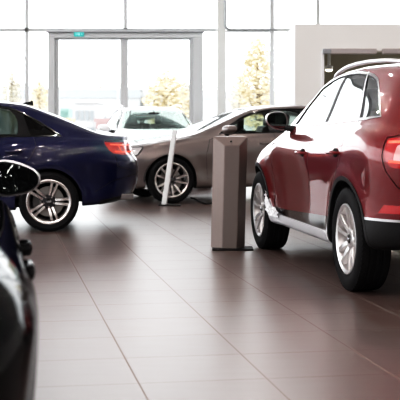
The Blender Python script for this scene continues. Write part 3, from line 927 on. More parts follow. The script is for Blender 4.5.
A6 = dict(paint=M['grey'], wb=2.92, R=.34, Ra=.378, liner_y=.87, wheel_y=.915, flare=.014, inset=.115, side=SIDE_CAR,
    zb=[(3.84, .24), (3.4, .20), (2.3, .21), (.4, .22), (-.5, .26), (-1.1, .36)],
    zs=[(3.84, .68), (3.6, .765), (3.2, .86), (2.75, .935), (2.2, .985), (1.5, 1.01), (.4, 1.03), (-.3, 1.035), (-.7, 1.0), (-1.1, .97)],
    zt=[(3.84, .72), (3.7, .79), (3.4, .86), (3., .935), (2.65, .985), (2.50, 1.015), (1.58, 1.395), (1.2, 1.445), (.8, 1.460), (.4, 1.448), (.1, 1.40), (-.3, 1.25), (-.66, 1.10), (-.9, 1.07), (-1.12, 1.06)],
    W=[(3.84, .80), (3.4, .87), (2.92, .915), (1.5, .92), (0, .925), (-.5, .92), (-1.1, .86)],
    yr=[(3.84, .52), (2.8, .66), (2.5, .69), (1.65, .59), (1., .58), (.3, .57), (-.2, .60), (-.6, .68), (-1.1, .66)],
    xr=lvl([(0, -.9), (.1, -1.02), (.4, -1.12), (1, -1.06)], [-1.06]*7),
    xf=lvl([(0, 3.62), (.15, 3.76), (.4, 3.84), (.7, 3.83), (1, 3.79)], [3.78, 3.77, 3.76, 3.75, 3.75, 3.75, 3.75]),
    Lr=.55, nr=2.6, Lf=1.0, nf=2.3, NC=24, NM=100, MV=4,
    regions=saloon_regions(M['grey'], M['g_clear'], M['g_clear'], O6, M['gloss_black'], 'gloss black window surround'), seat_x=1.30, dash_x=2.10, seat_dz=.04,
    wheel=dict(rr=.246, w=.235, style='vee', face=M['machined'], side=M['alloy_dark'], turn=-.995))
root, objs, P, jS = build_car(A6, (2.1427, 18.9648), (-1, -.29), 'saloon_car', 'taupe grey saloon behind the pylon, its front wheel beside the leaning strip', 'car')
for s in (1, -1):
    make_mirror(root, 2.03, .975, 1.075, s, M['grey'], w=.23, h=.13, d=.12, base=(2.04, .80, 1.0), cap=M['trim'])
    make_handle(objs[('front_door', s)], 1.48, surf_y(P, 1.48, .87, jS), .87, s, M['grey'])
    make_handle(objs[('rear_door', s)], .45, surf_y(P, .45, .885, jS), .885, s, M['grey'])

# ------------------------------------------------------------------ white hatchback facing the camera
def hatch_outline():
    o = a6_outline()
    o.update(R=.325, Ra=.362, wb=2.62,
        dlo=[(1.95, 1.015), (1.80, 1.12), (1.58, 1.26), (1.38, 1.36), (1.1, 1.415), (.7, 1.43), (.3, 1.41), (.0, 1.35), (-.25, 1.23), (-.35, 1.12), (.3, 1.07), (1.2, 1.035)],
        gf=[(1.85, 1.035), (1.74, 1.125), (1.54, 1.25), (1.36, 1.335), (1.20, 1.38), (1.14, 1.055)],
        gr=[(1.06, 1.055), (1.10, 1.395), (.7, 1.405), (.30, 1.385), (.20, 1.34), (.18, 1.095)],
        gq=[(.12, 1.34), (.10, 1.10), (-.30, 1.14), (-.22, 1.215), (-.02, 1.32)],
        seams=[[(1.10, .33), (1.10, 1.03)], [(1.93, 1.01), (2.06, .92), (2.10, .70), (2.07, .36)], [(.16, 1.06), (.12, .92), (.2, .80), (.40, .62), (.43, .42)]],
        fd=[(1.10, .32), (1.10, 1.04), (1.94, 1.02), (2.06, .92), (2.10, .70), (2.07, .34)],
        rd=[(1.10, .32), (1.10, 1.04), (.18, 1.07), (.12, .92), (.2, .80), (.40, .62), (.43, .36)],
        head=[(2.98, .82), (3.08, .70), (3.3, .655), (3.75, .645), (3.75, .765), (3.4, .80)], hbars=[[(3.1, .77), (3.6, .70)]],
        grille=[(3.95, .30), (3.98, .72), (6, .72), (6, .30)],
        ws=[(2.29, -.1), (2.25, .40), (2.09, .70), (1.47, .575), (1.36, .49), (1.33, .2), (1.33, -.1)],
        rs=[(-.34, -.1), (-.34, .42), (-.60, .53), (-.70, .48), (-.705, -.1)],
        bgap=[[(2.34, 0), (2.28, .45), (2.20, .66), (2.6, .70), (3.1, .62), (3.35, .4)]])
    return o
OH = hatch_outline(); OH['wsmat'] = M['g_screen']; OH['rsmat'] = M['g_clear']
HB = dict(paint=M['white'], wb=2.62, R=.325, Ra=.362, liner_y=.85, wheel_y=.885, flare=.014, inset=.115, side=SIDE_CAR,
    zb=[(3.5, .24), (3.1, .20), (2.1, .21), (.4, .22), (-.4, .26), (-.8, .36)],
    zs=[(3.5, .70), (3.3, .78), (2.9, .87), (2.5, .935), (2., .99), (1.5, 1.01), (.4, 1.04), (-.3, 1.06), (-.8, 1.02)],
    zt=[(3.5, .74), (3.4, .80), (3.1, .87), (2.7, .95), (2.35, 1.0), (2.22, 1.03), (1.35, 1.42), (1.0, 1.470), (.6, 1.482), (.2, 1.465), (-.2, 1.42), (-.5, 1.36), (-.62, 1.30), (-.74, 1.15), (-.8, 1.10)],
    W=[(3.5, .78), (3.1, .85), (2.62, .89), (1.5, .895), (0, .90), (-.4, .895), (-.8, .85)],
    yr=[(3.5, .52), (2.5, .65), (2.2, .69), (1.4, .60), (1., .59), (.2, .58), (-.4, .56), (-.8, .56)],
    xr=lvl([(0, -.62), (.1, -.72), (.4, -.80), (1, -.76)], [-.74, -.72, -.70, -.70, -.70, -.70, -.70]),
    xf=lvl([(0, 3.3), (.15, 3.42), (.4, 3.48), (.7, 3.47), (1, 3.43)], [3.42, 3.41, 3.40, 3.40, 3.40, 3.40, 3.40]),
    Lr=.5, nr=2.6, Lf=.95, nf=2.3, NC=22, NM=90, MV=4,
    regions=saloon_regions(M['white'], M['g_clear'], M['g_clear'], OH, M['trim'], 'black window surround'), seat_x=1.05, dash_x=1.80, seat_dz=.06, seat_mat=M['seat_pale'],
    wheel=dict(rr=.225, w=.215, style='ten', face=M['silver'], side=M['silver'], turn=0))
hx, hy = -.75, 21.8
HF = (.17, -.985)
root, objs, P, jS = build_car(HB, (hx-HF[0]*2.2, hy-HF[1]*2.2), HF, 'hatchback_car', 'white car facing the viewer in front of the glass doors', 'car')
for s in (1, -1):
    make_mirror(root, 1.80, .975, 1.07, s, M['white'], w=.22, h=.13, d=.12, base=(1.82, .80, 1.0))
    make_handle(objs[('front_door', s)], 1.26, surf_y(P, 1.26, .87, jS), .87, s, M['white'])
    make_handle(objs[('rear_door', s)], .34, surf_y(P, .34, .885, jS), .885, s, M['white'])
bm = bmesh.new()
add_box(bm, (1.50, 0, 1.335), (.03, .22, .06), bevel=.012)
add_tube(bm, [(1.50, 0, 1.35), (1.44, 0, 1.40)], .01, 6)
from_bm('rear_view_mirror', bm, M['dash'], root, 40)
for s in (1, -1):
    bm = bmesh.new()
    add_tube(bm, [(1.25, s*.56, 1.455), (1.15, s*.565, 1.492), (.6, s*.565, 1.508), (0, s*.55, 1.482), (-.3, s*.54, 1.425)], .014, 8)
    from_bm('roof_rail', bm, M['satin'], root, 60)

# ------------------------------------------------------------------ black saloon cropped by the left edge
OB = a4_outline()
for k in ('dlo', 'gf', 'gr', 'gq'): OB[k] = [(x, z-.07) for x, z in OB[k]]
BK = dict(A4); BK.update(paint=M['black'], side=SIDE_LOW, regions=saloon_regions(M['black'], M['g_dark'], M['g_dark'], OB, M['chrome'], 'bright chrome window surround'),
    zs=[(3.7, .56), (3.4, .68), (3., .79), (2.6, .86), (2.2, .90), (1.5, .905), (.4, .905), (-.2, .91), (-.6, .90), (-1.06, .88)], NC=26, zt=[(x, z-(.05 if x < 3 else .02)) for x, z in A4['zt']])
DF = (-.170, .985)
root, objs, P, jS = build_car(BK, (-1.297, 2.75), DF, 'saloon_car', 'black saloon cut off by the left edge, nearest to the viewer', 'car')
for s in (1, -1):
    make_mirror(root, 2.62, .905, .935, s, M['black'], w=.22, h=.15, d=.12, base=(2.62, .74, .84), cap=M['satin'], taper=.34, tilt=-.004, gm=M['mirror_dark'])
    make_handle(objs[('front_door', s)], 1.42, surf_y(P, 1.42, .745, jS), .742, s, M['black'], out=.034, h=.040)
    make_handle(objs[('rear_door', s)], .42, surf_y(P, .42, .785, jS), .785, s, M['black'], out=.008, h=.038)
# ------------------------------------------------------------------ the showroom
def struct(name, bm, m, parent=None, smooth=None, kind=True):
    o = from_bm(name, bm, m, parent, smooth)
    if kind and parent is None: o['kind'] = 'structure'
    return o

# floor: large-format tiles, grid turned with the cars
def floor_mat():
    m, nt, out = new_mat('floor_tiles')
    N = nt.nodes.new; L = nt.links.new
    p = N('ShaderNodeBsdfPrincipled'); tc = N('ShaderNodeTexCoord'); mp = N('ShaderNodeMapping')
    ang = math.atan2(.170, .985)
    mp.vector_type = 'POINT'; mp.inputs['Rotation'].default_value = (0, 0, -ang)
    mp.inputs['Location'].default_value = (-.05, -.12, 0)
    L(tc.outputs['Object'], mp.inputs['Vector'])
    br = N('ShaderNodeTexBrick'); br.offset = 0.; br.squash = 1.
    br.inputs['Scale'].default_value = 1.; br.inputs['Brick Width'].default_value = .60; br.inputs['Row Height'].default_value = .588
    br.inputs['Mortar Size'].default_value = .004; br.inputs['Mortar Smooth'].default_value = .3; br.inputs['Bias'].default_value = 0
    br.inputs['Color1'].default_value = (.080, .052, .046, 1); br.inputs['Color2'].default_value = (.092, .060, .053, 1); br.inputs['Mortar'].default_value = (.20, .155, .14, 1)
    L(mp.outputs[0], br.inputs['Vector'])
    nz = N('ShaderNodeTexNoise'); nz.inputs['Scale'].default_value = 3.; nz.inputs['Detail'].default_value = 6
    st = N('ShaderNodeMapping'); st.inputs['Scale'].default_value = (1., 5., 1.); st.inputs['Rotation'].default_value = (0, 0, -ang)
    L(tc.outputs['Object'], st.inputs['Vector']); L(st.outputs[0], nz.inputs['Vector'])
    mx = N('ShaderNodeMix'); mx.data_type = 'RGBA'; mx.blend_type = 'MULTIPLY'; mx.inputs['Factor'].default_value = .35
    cr = N('ShaderNodeValToRGB'); cr.color_ramp.elements[0].position = .3; cr.color_ramp.elements[0].color = (.82, .82, .82, 1); cr.color_ramp.elements[1].position = .7
    L(nz.outputs['Fac'], cr.inputs['Fac']); L(br.outputs['Color'], mx.inputs['A']); L(cr.outputs['Color'], mx.inputs['B'])
    L(mx.outputs['Result'], p.inputs['Base Color'])
    mr = N('ShaderNodeMapRange'); mr.inputs['To Min'].default_value = .31; mr.inputs['To Max'].default_value = .37
    L(nz.outputs['Fac'], mr.inputs['Value'])
    ad = N('ShaderNodeMath'); ad.operation = 'ADD'; L(mr.outputs[0], ad.inputs[0])
    mm = N('ShaderNodeMath'); mm.operation = 'MULTIPLY'; mm.inputs[1].default_value = .4; L(br.outputs['Fac'], mm.inputs[0]); L(mm.outputs[0], ad.inputs[1])
    L(ad.outputs[0], p.inputs['Roughness'])
    sp = N('ShaderNodeMapRange'); p.inputs['IOR'].default_value = 1.85; sp.inputs['To Min'].default_value = .8; sp.inputs['To Max'].default_value = .25
    L(br.outputs['Fac'], sp.inputs['Value']); L(sp.outputs[0], p.inputs['Specular IOR Level'])
    bp = N('ShaderNodeBump'); bp.inputs['Strength'].default_value = .02; bp.inputs['Distance'].default_value = .01
    L(nz.outputs['Fac'], bp.inputs['Height']); L(bp.outputs[0], p.inputs['Normal'])
    L(p.outputs[0], out.inputs['Surface'])
    return m

XL, XR, YB, YW, HC = -15., 13., -33., 27.2, 6.8
m_wall = pbr('wall_plaster', (.84, .84, .85), .7, noise=(3, .97))
m_wallw = pbr('wall_plaster_warm', (.83, .82, .80), .7, noise=(3, .97))
m_ceil = pbr('ceiling_paint', (.62, .62, .62), .9)
m_frame = pbr('frame_aluminium', (.55, .57, .58), .5, 0.)
m_frame_d = pbr('frame_aluminium_dark', (.34, .35, .37), .5, 0.)
m_col = pbr('column_paint', (.66, .68, .66), .6)
m_pipe = pbr('pipe_steel', (.36, .38, .39), .35, .7)
m_pane = glass('window_pane', (.96, .97, .97), 0, .5, .0)
bm = bmesh.new(); add_box(bm, ((XL+XR)/2, (YB+YW)/2, -.06), (XR-XL+.6, YW-YB+.6, .12)); struct('floor', bm, floor_mat())
bm = bmesh.new(); add_box(bm, ((XL+XR)/2, (YB+YW)/2, HC+.08), (XR-XL+.6, YW-YB+.6, .16)); struct('ceiling', bm, m_ceil)

def W(px, Y): return (px-200)/1190*Y
def Z(py, Y): return 1.2-(py-121)/1190*Y

# window wall at the back: mullions, transom, door, panes
ZT = Z(30, YW)
bm = bmesh.new()
for x in (XL+.1, W(-120, YW), W(-46, YW), W(27, YW), 5.2, 7.8, 10.4, XR-.1):
    add_box(bm, (x, YW, HC/2), (.085, .10, HC), bevel=.006, seg=1)
for x in (W(125.5, YW),): add_box(bm, (x, YW, (ZT+HC)/2), (.085, .10, HC-ZT), bevel=.006, seg=1)
for x in (W(272, YW),): add_box(bm, (x, YW, HC/2), (.10, .12, HC), bevel=.006, seg=1)
for x in (W(318, YW),): add_box(bm, (x, YW, HC/2), (.085, .10, HC), bevel=.006, seg=1)
struct('trim_1', bm, m_frame)
bm = bmesh.new(); add_box(bm, ((XL+W(217, YW))/2, YW, ZT), (W(217, YW)-XL, .10, .085), bevel=.006, seg=1); add_box(bm, ((XR+W(272, YW))/2, YW, ZT), (XR-W(272, YW), .10, .085), bevel=.006, seg=1)
add_box(bm, ((W(226, YW)+W(272, YW))/2, YW, ZT-.03), (W(272, YW)-W(226, YW), .09, .05), bevel=.006, seg=1)
struct('trim_2', bm, m_frame)
bm = bmesh.new(); add_box(bm, ((XL+XR)/2, YW, .05), (XR-XL, .14, .10)); struct('baseboard_back', bm, m_frame_d)
bm = bmesh.new(); add_box(bm, ((XL+XR)/2, YW, HC-.08), (XR-XL, .14, .16)); struct('trim_3', bm, m_frame)
def pane(n, x0, x1, z0, z1, y=None):
    bm = bmesh.new(); add_box(bm, ((x0+x1)/2, YW if y is None else y, (z0+z1)/2), (x1-x0, .012, z1-z0)); struct('window_%d' % n, bm, m_pane)
D0, D1 = W(49, YW), W(203, YW)
xs = [XL+.1, W(-120, YW), W(-46, YW), W(27, YW), D0-.02]
n = 1
for a, b in zip(xs[:-1], xs[1:]): pane(n, a+.03, b-.03, .1, ZT-.03); n += 1
for a, b in zip([W(203, YW), W(226, YW), W(275, YW), 5.2, 7.8, 10.4], [W(217, YW), W(270, YW), 5.2, 7.8, 10.4, XR-.1]): pane(n, a+.03, b-.03, .1, ZT-.06); n += 1
xs = [XL+.1, W(-120, YW), W(-46, YW), W(27, YW), W(125.5, YW), W(272, YW), W(318, YW), 5.2, 7.8, 10.4, XR-.1]
for a, b in zip(xs[:-1], xs[1:]): pane(n, a+.03, b-.03, ZT+.03, HC-.16); n += 1
# sliding glass door
door = tag(empty('door_1', ((D0+D1)/2, YW-.10, 0)), kind='structure')
def loc(bm): bmesh.ops.translate(bm, vec=(-(D0+D1)/2, -(YW-.10), 0), verts=bm.verts[:])
px = YW/1190
bm = bmesh.new()
zh = Z(33.5, YW)
add_box(bm, ((D0+W(55.5, YW))/2, YW-.10, zh/2), (W(55.5, YW)-D0, .18, zh), bevel=.008, seg=1)
add_box(bm, ((W(193, YW)+D1)/2, YW-.10, zh/2), (D1-W(193, YW), .18, zh), bevel=.008, seg=1)
add_box(bm, ((D0+D1)/2, YW-.10, Z(36, YW)), (D1-D0, .20, 5*px), bevel=.008, seg=1)
loc(bm); from_bm('door_frame', bm, m_frame, door)
bm = bmesh.new()
add_box(bm, ((D0+D1)/2, YW-.12, Z(32.6, YW)), (D1-D0+.06, .26, 1.3*px), bevel=.006, seg=1)
loc(bm); from_bm('door_head', bm, m_frame_d, door)
for a, b in ((55.5, 124.5), (124.5, 193)):
    bm = bmesh.new()
    x0, x1 = W(a, YW)+.001, W(b, YW)-.001; zt = Z(38.5, YW)
    wst = .085
    for x in (x0+wst/2, x1-wst/2): add_box(bm, (x, YW-.06, zt/2), (wst, .06, zt), bevel=.006, seg=1)
    add_box(bm, ((x0+x1)/2, YW-.06, zt-.02), (x1-x0-2*wst, .058, .04)); add_box(bm, ((x0+x1)/2, YW-.06, .06), (x1-x0-2*wst, .058, .10))
    loc(bm); leaf = from_bm('door_leaf', bm, m_frame, door)
    bm = bmesh.new(); add_box(bm, ((x0+x1)/2, YW-.06, zt/2), (x1-x0-2*wst, .012, zt-.06)); loc(bm); from_bm('door_pane', bm, m_pane, leaf)
# exit sign on the door head
m_sign = pbr('exit_sign_green', (.03, .42, .40), .4, emis=(.05, .6, .58), estr=.25)
m_signw = pbr('exit_sign_pale', (.35, .75, .75), .4, emis=(.3, .8, .8), estr=.3)
ex = tag(empty('exit_sign', (W(80, YW), YW-.23, Z(35, YW))), 'small turquoise emergency exit sign on the door head', 'sign')
bm = bmesh.new(); add_box(bm, (0, 0, 0), (.225, .04, .10), bevel=.006); from_bm('sign_plate', bm, m_sign, ex)
bm = bmesh.new()      # running figure, arrow and door
add_box(bm, (.0, -.022, .0), (.055, .004, .050)); add_prism(bm, [(-.085, .0), (-.055, .022), (-.055, -.022)], -.024, -.020); add_box(bm, (-.042, -.022, 0), (.03, .004, .014))
add_prism(bm, [(.085, .0), (.055, .022), (.055, -.022)], -.024, -.020)
from_bm('sign_pictogram', bm, m_signw, ex)

# round column and the pipe beside it
bm = bmesh.new()
YC = 26.4
add_box(bm, (W(221.5, YC), YC, HC/2), (8.6*YC/1190, .22, HC), bevel=.02, seg=2)
struct('column', bm, m_col)
bm = bmesh.new()
xv, zh2 = W(225.3, YC-.12), Z(29.8, YC-.12)
pts = [(xv, YC-.12, HC)]
pts += [(xv, YC-.12, zh2+.12)] + [(xv+.12-.12*math.cos(t), YC-.12, zh2+.12-.12*math.sin(t)) for t in np.linspace(.2, PI/2, 7)] + [(W(277, YC), YC-.12, zh2)]
add_tube(bm, pts, .032, 10)
add_box(bm, (W(249, YC), YC-.14, zh2), (.10, .08, .05), bevel=.01)
pp = tag(from_bm('pipe', bm, m_pipe, None, 50), 'thin grey pipe bending from the column along the transom', 'pipe')

# portal block on the right with a dark room behind
YP = 21.3
x0 = W(295, YP); zt = Z(24, YP); ox = W(321.5, YP); oz = Z(51.5, YP)
bm = bmesh.new(); add_box(bm, ((x0+ox)/2, YP+(YW-YP)/2-.08, zt/2), (ox-x0, YW-YP-.16, zt))
ob = struct('wall_portal', bm, [m_wallw, m_wall])
for pgn in ob.data.polygons:
    if pgn.normal.x < -.5: pgn.material_index = 1  # brighter side of the block put into the colour: lighter, cooler plaster
bm = bmesh.new(); add_box(bm, ((ox+XR)/2, YP+.15, (zt+oz)/2), (XR-ox, .30, zt-oz)); struct('wall_lintel', bm, m_wallw)
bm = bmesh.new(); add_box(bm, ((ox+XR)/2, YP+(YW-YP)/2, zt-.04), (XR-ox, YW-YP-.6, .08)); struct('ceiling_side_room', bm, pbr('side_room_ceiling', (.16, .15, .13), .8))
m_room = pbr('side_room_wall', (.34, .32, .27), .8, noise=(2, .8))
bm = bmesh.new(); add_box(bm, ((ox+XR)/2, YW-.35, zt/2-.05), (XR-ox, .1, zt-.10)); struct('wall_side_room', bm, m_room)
bm = bmesh.new(); add_box(bm, (ox+.02, YP-.02, oz/2), (.05, .06, oz), bevel=.005); struct('trim_4', bm, m_wall)
sh = tag(empty('roller_shutter', (ox+.9, YP-.02, oz)), 'pale roller shutter box over the dark opening', 'shutter')
bm = bmesh.new(); add_box(bm, (.18+1.6, -.01, .0), (3.2, .10, .10), bevel=.012); from_bm('shutter_box', bm, pbr('shutter_grey', (.42, .39, .39), .4, .2), sh)
bm = bmesh.new(); add_box(bm, (-.9+.09, -.02, -.0), (.15, .12, .09), bevel=.01); from_bm('bracket', bm, m_frame_d, sh)
bm = bmesh.new(); add_box(bm, (-.35, -.01, 0), (.86, .10, .10), bevel=.012); from_bm('cover_plate', bm, pbr('shutter_grey2', (.45, .42, .42), .4, .2), sh)
# ceiling spot in the side room
ys = YP+1.2
sp = tag(empty('ceiling_spot', (W(329, ys), ys, Z(69.5, ys))), 'round lit spot lamp in the dark room beyond the opening', 'lamp')
bm = bmesh.new(); add_lathe(bm, [(.075, .0), (.075, .06), (.03, .08), (.02, .5+zt-Z(69.5, ys)-.5)], 24, 'Z'); from_bm('lamp_housing', bm, m_frame, sp, 40)
bm = bmesh.new(); bmesh.ops.create_uvsphere(bm, u_segments=20, v_segments=10, radius=.068); bmesh.ops.scale(bm, vec=(1, 1, .45), verts=bm.verts[:]); bmesh.ops.translate(bm, vec=(0, -.01, -.01), verts=bm.verts[:])
from_bm('bulb', bm, pbr('spot_light', (1, .95, .85), .4, emis=(1, .93, .80), estr=4), sp, 60)

# side and rear walls of the hall (out of the frame, seen in reflections)
m_grid = m_frame
bm = bmesh.new()
for k in range(17): add_box(bm, (XL, YB+3.6*k+.1, HC/2), (.12, .08, HC))
add_box(bm, (XL, (YB+YW)/2, ZT), (.12, YW-YB, .07)); add_box(bm, (XL, (YB+YW)/2, .08), (.14, YW-YB, .16)); add_box(bm, (XL, (YB+YW)/2, HC-.1), (.14, YW-YB, .2))
struct('trim_5', bm, m_grid)
bm = bmesh.new(); add_box(bm, (XL, (YB+YW)/2, HC/2), (.012, YW-YB, HC-.3)); struct('window_40', bm, m_pane)
bm = bmesh.new(); add_box(bm, (XR+.1, (YB+YW)/2, HC/2), (.2, YW-YB, HC)); struct('wall_right', bm, m_wallw)
bm = bmesh.new(); add_box(bm, ((XL+XR)/2, YB-.1, HC/2), (XR-XL, .2, HC)); struct('wall_rear', bm, pbr('wall_rear_paint', (.45, .44, .43), .8))

# ------------------------------------------------------------------ pylon
YPy = 11.0
m_pyl = pbr('pylon_bronze', (.185, .155, .145), .42, .35, noise=(40, 1.08))
m_pyl2 = pbr('pylon_base', (.015, .014, .014), .6, 0., spec=.15)
py = tag(empty('pylon', (W(228, 11.1), 11.16, 0)), 'bronze grey faceted pylon on a black base plate in front of the taupe saloon', 'pylon')
def pylon():
    # chamfered front: edges traced from base to top; front facet narrower than the body
    s = 11.1/1190
    H = 1.2-(136.5-121)*s
    bm = bmesh.new()
    wB, wT = .160, .163
    d = .075
    def ring(z, w, k, fx):   # back-left, mid-left, front-left, front-right, mid-right, back-right
        return [bm.verts.new(p) for p in ((fx-w*.72, .12, z), (fx-w, .03, z), (fx-w*.34, -d, z), (fx+w*.50, -d, z), (fx+w, .03, z), (fx+w*.72, .12, z))]
    r0 = ring(.012, wB, 0, .0); r1 = ring(H-.085, wT, 0, .025)
    t = [bm.verts.new(p) for p in ((.025-wT*.72, .12, H+.004), (.025-wT, .03, H-.004), (.025+wT, .03, H-.004), (.025+wT*.72, .12, H+.004))]
    for k in range(6): bm.faces.new((r0[k], r0[(k+1) % 6], r1[(k+1) % 6], r1[k])) if k not in (0, 4, 5, 1, 3) else None
    bm.faces.new((r0[0], r0[1], t[1], t[0])); bm.faces.new((r0[4], r0[5], t[3], t[2])); bm.faces.new((r0[5], r0[0], t[0], t[3]))
    bm.faces.new((r0[1], r0[2], r1[2], t[1])); bm.faces.new((r0[3], r0[4], t[2], r1[3]))
    bm.faces.new((r1[2], r1[3], t[2], t[1])); bm.faces.new((t[0], t[1], t[2], t[3])); bm.faces.new(r0)
    for v in list(bm.verts):
        if not v.link_faces: bm.verts.remove(v)
    es = [e for e in bm.edges]
    bmesh.ops.bevel(bm, geom=es, offset=.004, segments=2, affect='EDGES')
    from_bm('pylon_body', bm, m_pyl, py, 25)
    bm = bmesh.new(); add_box(bm, (.045, .0, .006), (.38, .30, .012), bevel=.003); from_bm('base_plate', bm, m_pyl2, py)
    bm = bmesh.new()
    add_lathe(bm, [(.001, -.004), (.007, -.004), (.008, 0), (.008, .006)], 16); bmesh.ops.transform(bm, matrix=Matrix.Translation((.03, -.045, H-.045)) @ Matrix.Rotation(-.95, 4, 'X'), verts=bm.verts[:])
    from_bm('indicator', bm, M['gap'], py, 40)
pylon()

# leaning strip: an edge-on info stand in front of the taupe saloon
YS = 16.85
bx_, bz_ = W(163.5, YS), .0
tx_, tz_ = W(174.5, YS), Z(130, YS)
st = tag(empty('info_stand', (bx_, YS, 0)), 'slim pale tilted info stand in front of the taupe saloon wheel', 'stand')
bm = bmesh.new()
add_prism(bm, [(-.030, .02), (.038, .02), (tx_-bx_+.030, tz_), (tx_-bx_-.032, tz_)], -.05, .13)
bmesh.ops.bevel(bm, geom=bm.edges[:], offset=.006, segments=2, affect='EDGES')
from_bm('stand_panel', bm, pbr('stand_white', (.82, .86, .87), .3, 0., noise=(6, 1.15)), st, 30)
bm = bmesh.new(); add_prism(bm, [(.040, .022), (.050, .022), (tx_-bx_+.042, tz_), (tx_-bx_+.032, tz_)], -.045, .125); from_bm('stand_edge', bm, M['satin'], st)
bm = bmesh.new(); add_box(bm, (.09, .04, .010), (.32, .24, .020), bevel=.006); from_bm('stand_base', bm, pbr('stand_base', (.05, .05, .05), .4, .4), st)

# charging cable on the floor under the taupe saloon
bm = bmesh.new()
cab = [(191, 191), (194, 192.5), (199, 196), (205, 198), (212, 199.5), (222, 200.5), (236, 201.5)]
pts = []
zz = [.10, .09, .045, .014, .013, .013, .013]
for (x, y), z in zip(cab, zz):
    Yc = (1.2-z)*1190/(y-121); pts.append((W(x, 17.0), 17.0+.04*len(pts), z))
c3 = []
for i in range(len(pts)-1):
    for k in range(5):
        t = k/5; c3.append(tuple(pts[i][j]*(1-t)+pts[i+1][j]*t for j in range(3)))
c3.append(pts[-1])
add_tube(bm, c3, .013, 8)
tag(from_bm('charging_cable', bm, M['gap'], None, 60), 'black cable curving over the floor behind the taupe saloon wheel', 'cable')

# ------------------------------------------------------------------ outside
ZG = -.25
m_asph = pbr('yard_asphalt', (.55, .55, .55), .9, noise=(.4, 1.1))
bm = bmesh.new(); add_box(bm, (0, 190, ZG-.1), (600, 325, .2)); struct('yard', bm, m_asph)
m_hill = pbr('hill_green', (.285, .295, .275), .95, noise=(.1, 1.1))
bm = bmesh.new()
N_ = 90; top = []; 
rnd = random.Random(11)
for k in range(N_+1):
    x = -170+340*k/N_
    h = 7.0+2.2*math.sin(k*.23)+1.2*math.sin(k*.61+1)+rnd.uniform(-.3, .3)
    top.append((x, h))
add_prism(bm, top+[(170, ZG), (-170, ZG)], 300, 310)
o = struct('hills', bm, m_hill)
def leaf_mat(name, c): return pbr(name, c, .8, noise=(1.5, 1.35))
LM = [leaf_mat('leaf_yellow', (.52, .45, .31)), leaf_mat('leaf_green', (.36, .37, .32)), leaf_mat('leaf_pale', (.46, .43, .35)), leaf_mat('leaf_ochre', (.30, .22, .13))]
m_bark = pbr('bark', (.24, .21, .18), .9, noise=(5, .7))
def tree(px_, py_top, Y, wpx, mat, name, label, seed, group=None, dens=1., ground=ZG):
    rr = random.Random(seed)
    x = W(px_, Y); h = Z(py_top, Y)-ground; w = wpx/1190*Y
    t = tag(empty(name, (x, Y, ground)), label, 'tree', group)
    bm = bmesh.new()
    r0 = .02*h+.03
    add_tube(bm, [(0, 0, 0), (.02*h, 0, h*.3), (-.01*h, 0, h*.6), (0, 0, h*.9)], [r0, r0*.8, r0*.5, r0*.15], 8)
    for k in range(7):
        a = rr.uniform(0, 2*PI); z0 = h*rr.uniform(.25, .7)
        add_tube(bm, [(0, 0, z0), (math.cos(a)*w*.2, math.sin(a)*w*.2, z0+h*.12), (math.cos(a)*w*.36, math.sin(a)*w*.36, z0+h*.22)], [r0*.35, r0*.22, r0*.08], 5)
    from_bm('trunk', bm, m_bark, t, 60)
    bm = bmesh.new()
    n = int(1700*dens)
    s = max(.10, w*.062)
    for k in range(n):
        # leaf clumps filling an egg-shaped crown
        while True:
            u = Vector((rr.uniform(-1, 1), rr.uniform(-1, 1), rr.uniform(-1, 1)))
            if u.length < 1 and (u.length > .35 or rr.random() < .4): break
        prof = 1-.35*max(0, u.z)
        wob = 1+.22*math.sin(5*math.atan2(u.y, u.x)+seed)*math.cos(3*u.z)
        p = Vector((u.x*w/2*prof*wob, u.y*w/2*prof*wob, h*.60+u.z*h*.40))
        q = Matrix.Rotation(rr.uniform(0, 2*PI), 3, 'Z') @ Matrix.Rotation(rr.uniform(0, PI), 3, 'X')
        L_ = s*rr.uniform(.6, 1.3)
        vs = [bm.verts.new(p+q @ Vector(c)) for c in ((-L_, 0, 0), (0, -L_*.45, L_*.1), (L_, 0, 0), (0, L_*.45, L_*.1))]
        bm.faces.new(vs)
    me = bpy.data.meshes.new('foliage'); bm.to_mesh(me); bm.free()
    link('foliage', me, mat, t)
    return t
tree(166, 70, 62, 46, LM[0], 'birch_tree', 'tall yellow birch outside the right door leaf', 1)
tree(186, 78, 70, 22, LM[2], 'birch_tree', 'small pale birch at the right end of the door', 2)
tree(258, 34, 46, 40, LM[0], 'birch_tree', 'yellow birch close outside the narrow window at right', 3, dens=1.3)
tree(240, 72, 80, 24, LM[2], 'birch_tree', 'pale far tree beside the column in the narrow window', 4)
tree(12, 70, 75, 22, LM[2], 'birch_tree', 'pale tree outside the leftmost window', 5)
tree(40, 76, 90, 20, LM[0], 'birch_tree', 'yellow tree left of the door frame', 6)
far = [(22, 82, 1), (62, 84, 0), (76, 79, 2), (90, 83, 1), (104, 77, 2), (118, 80, 1), (134, 82, 2), (148, 79, 1), (205, 80, 2), (214, 83, 1), (232, 82, 1), (268, 76, 2), (285, 80, 1)]
for k, (x, y, mi) in enumerate(far):
    tree(x, y, 150+6*(k % 4), 24, LM[mi], 'distant_tree', 'washed-out tree in the hazy tree line beyond the yard', 20+k, 'trees in the far tree line', .35)
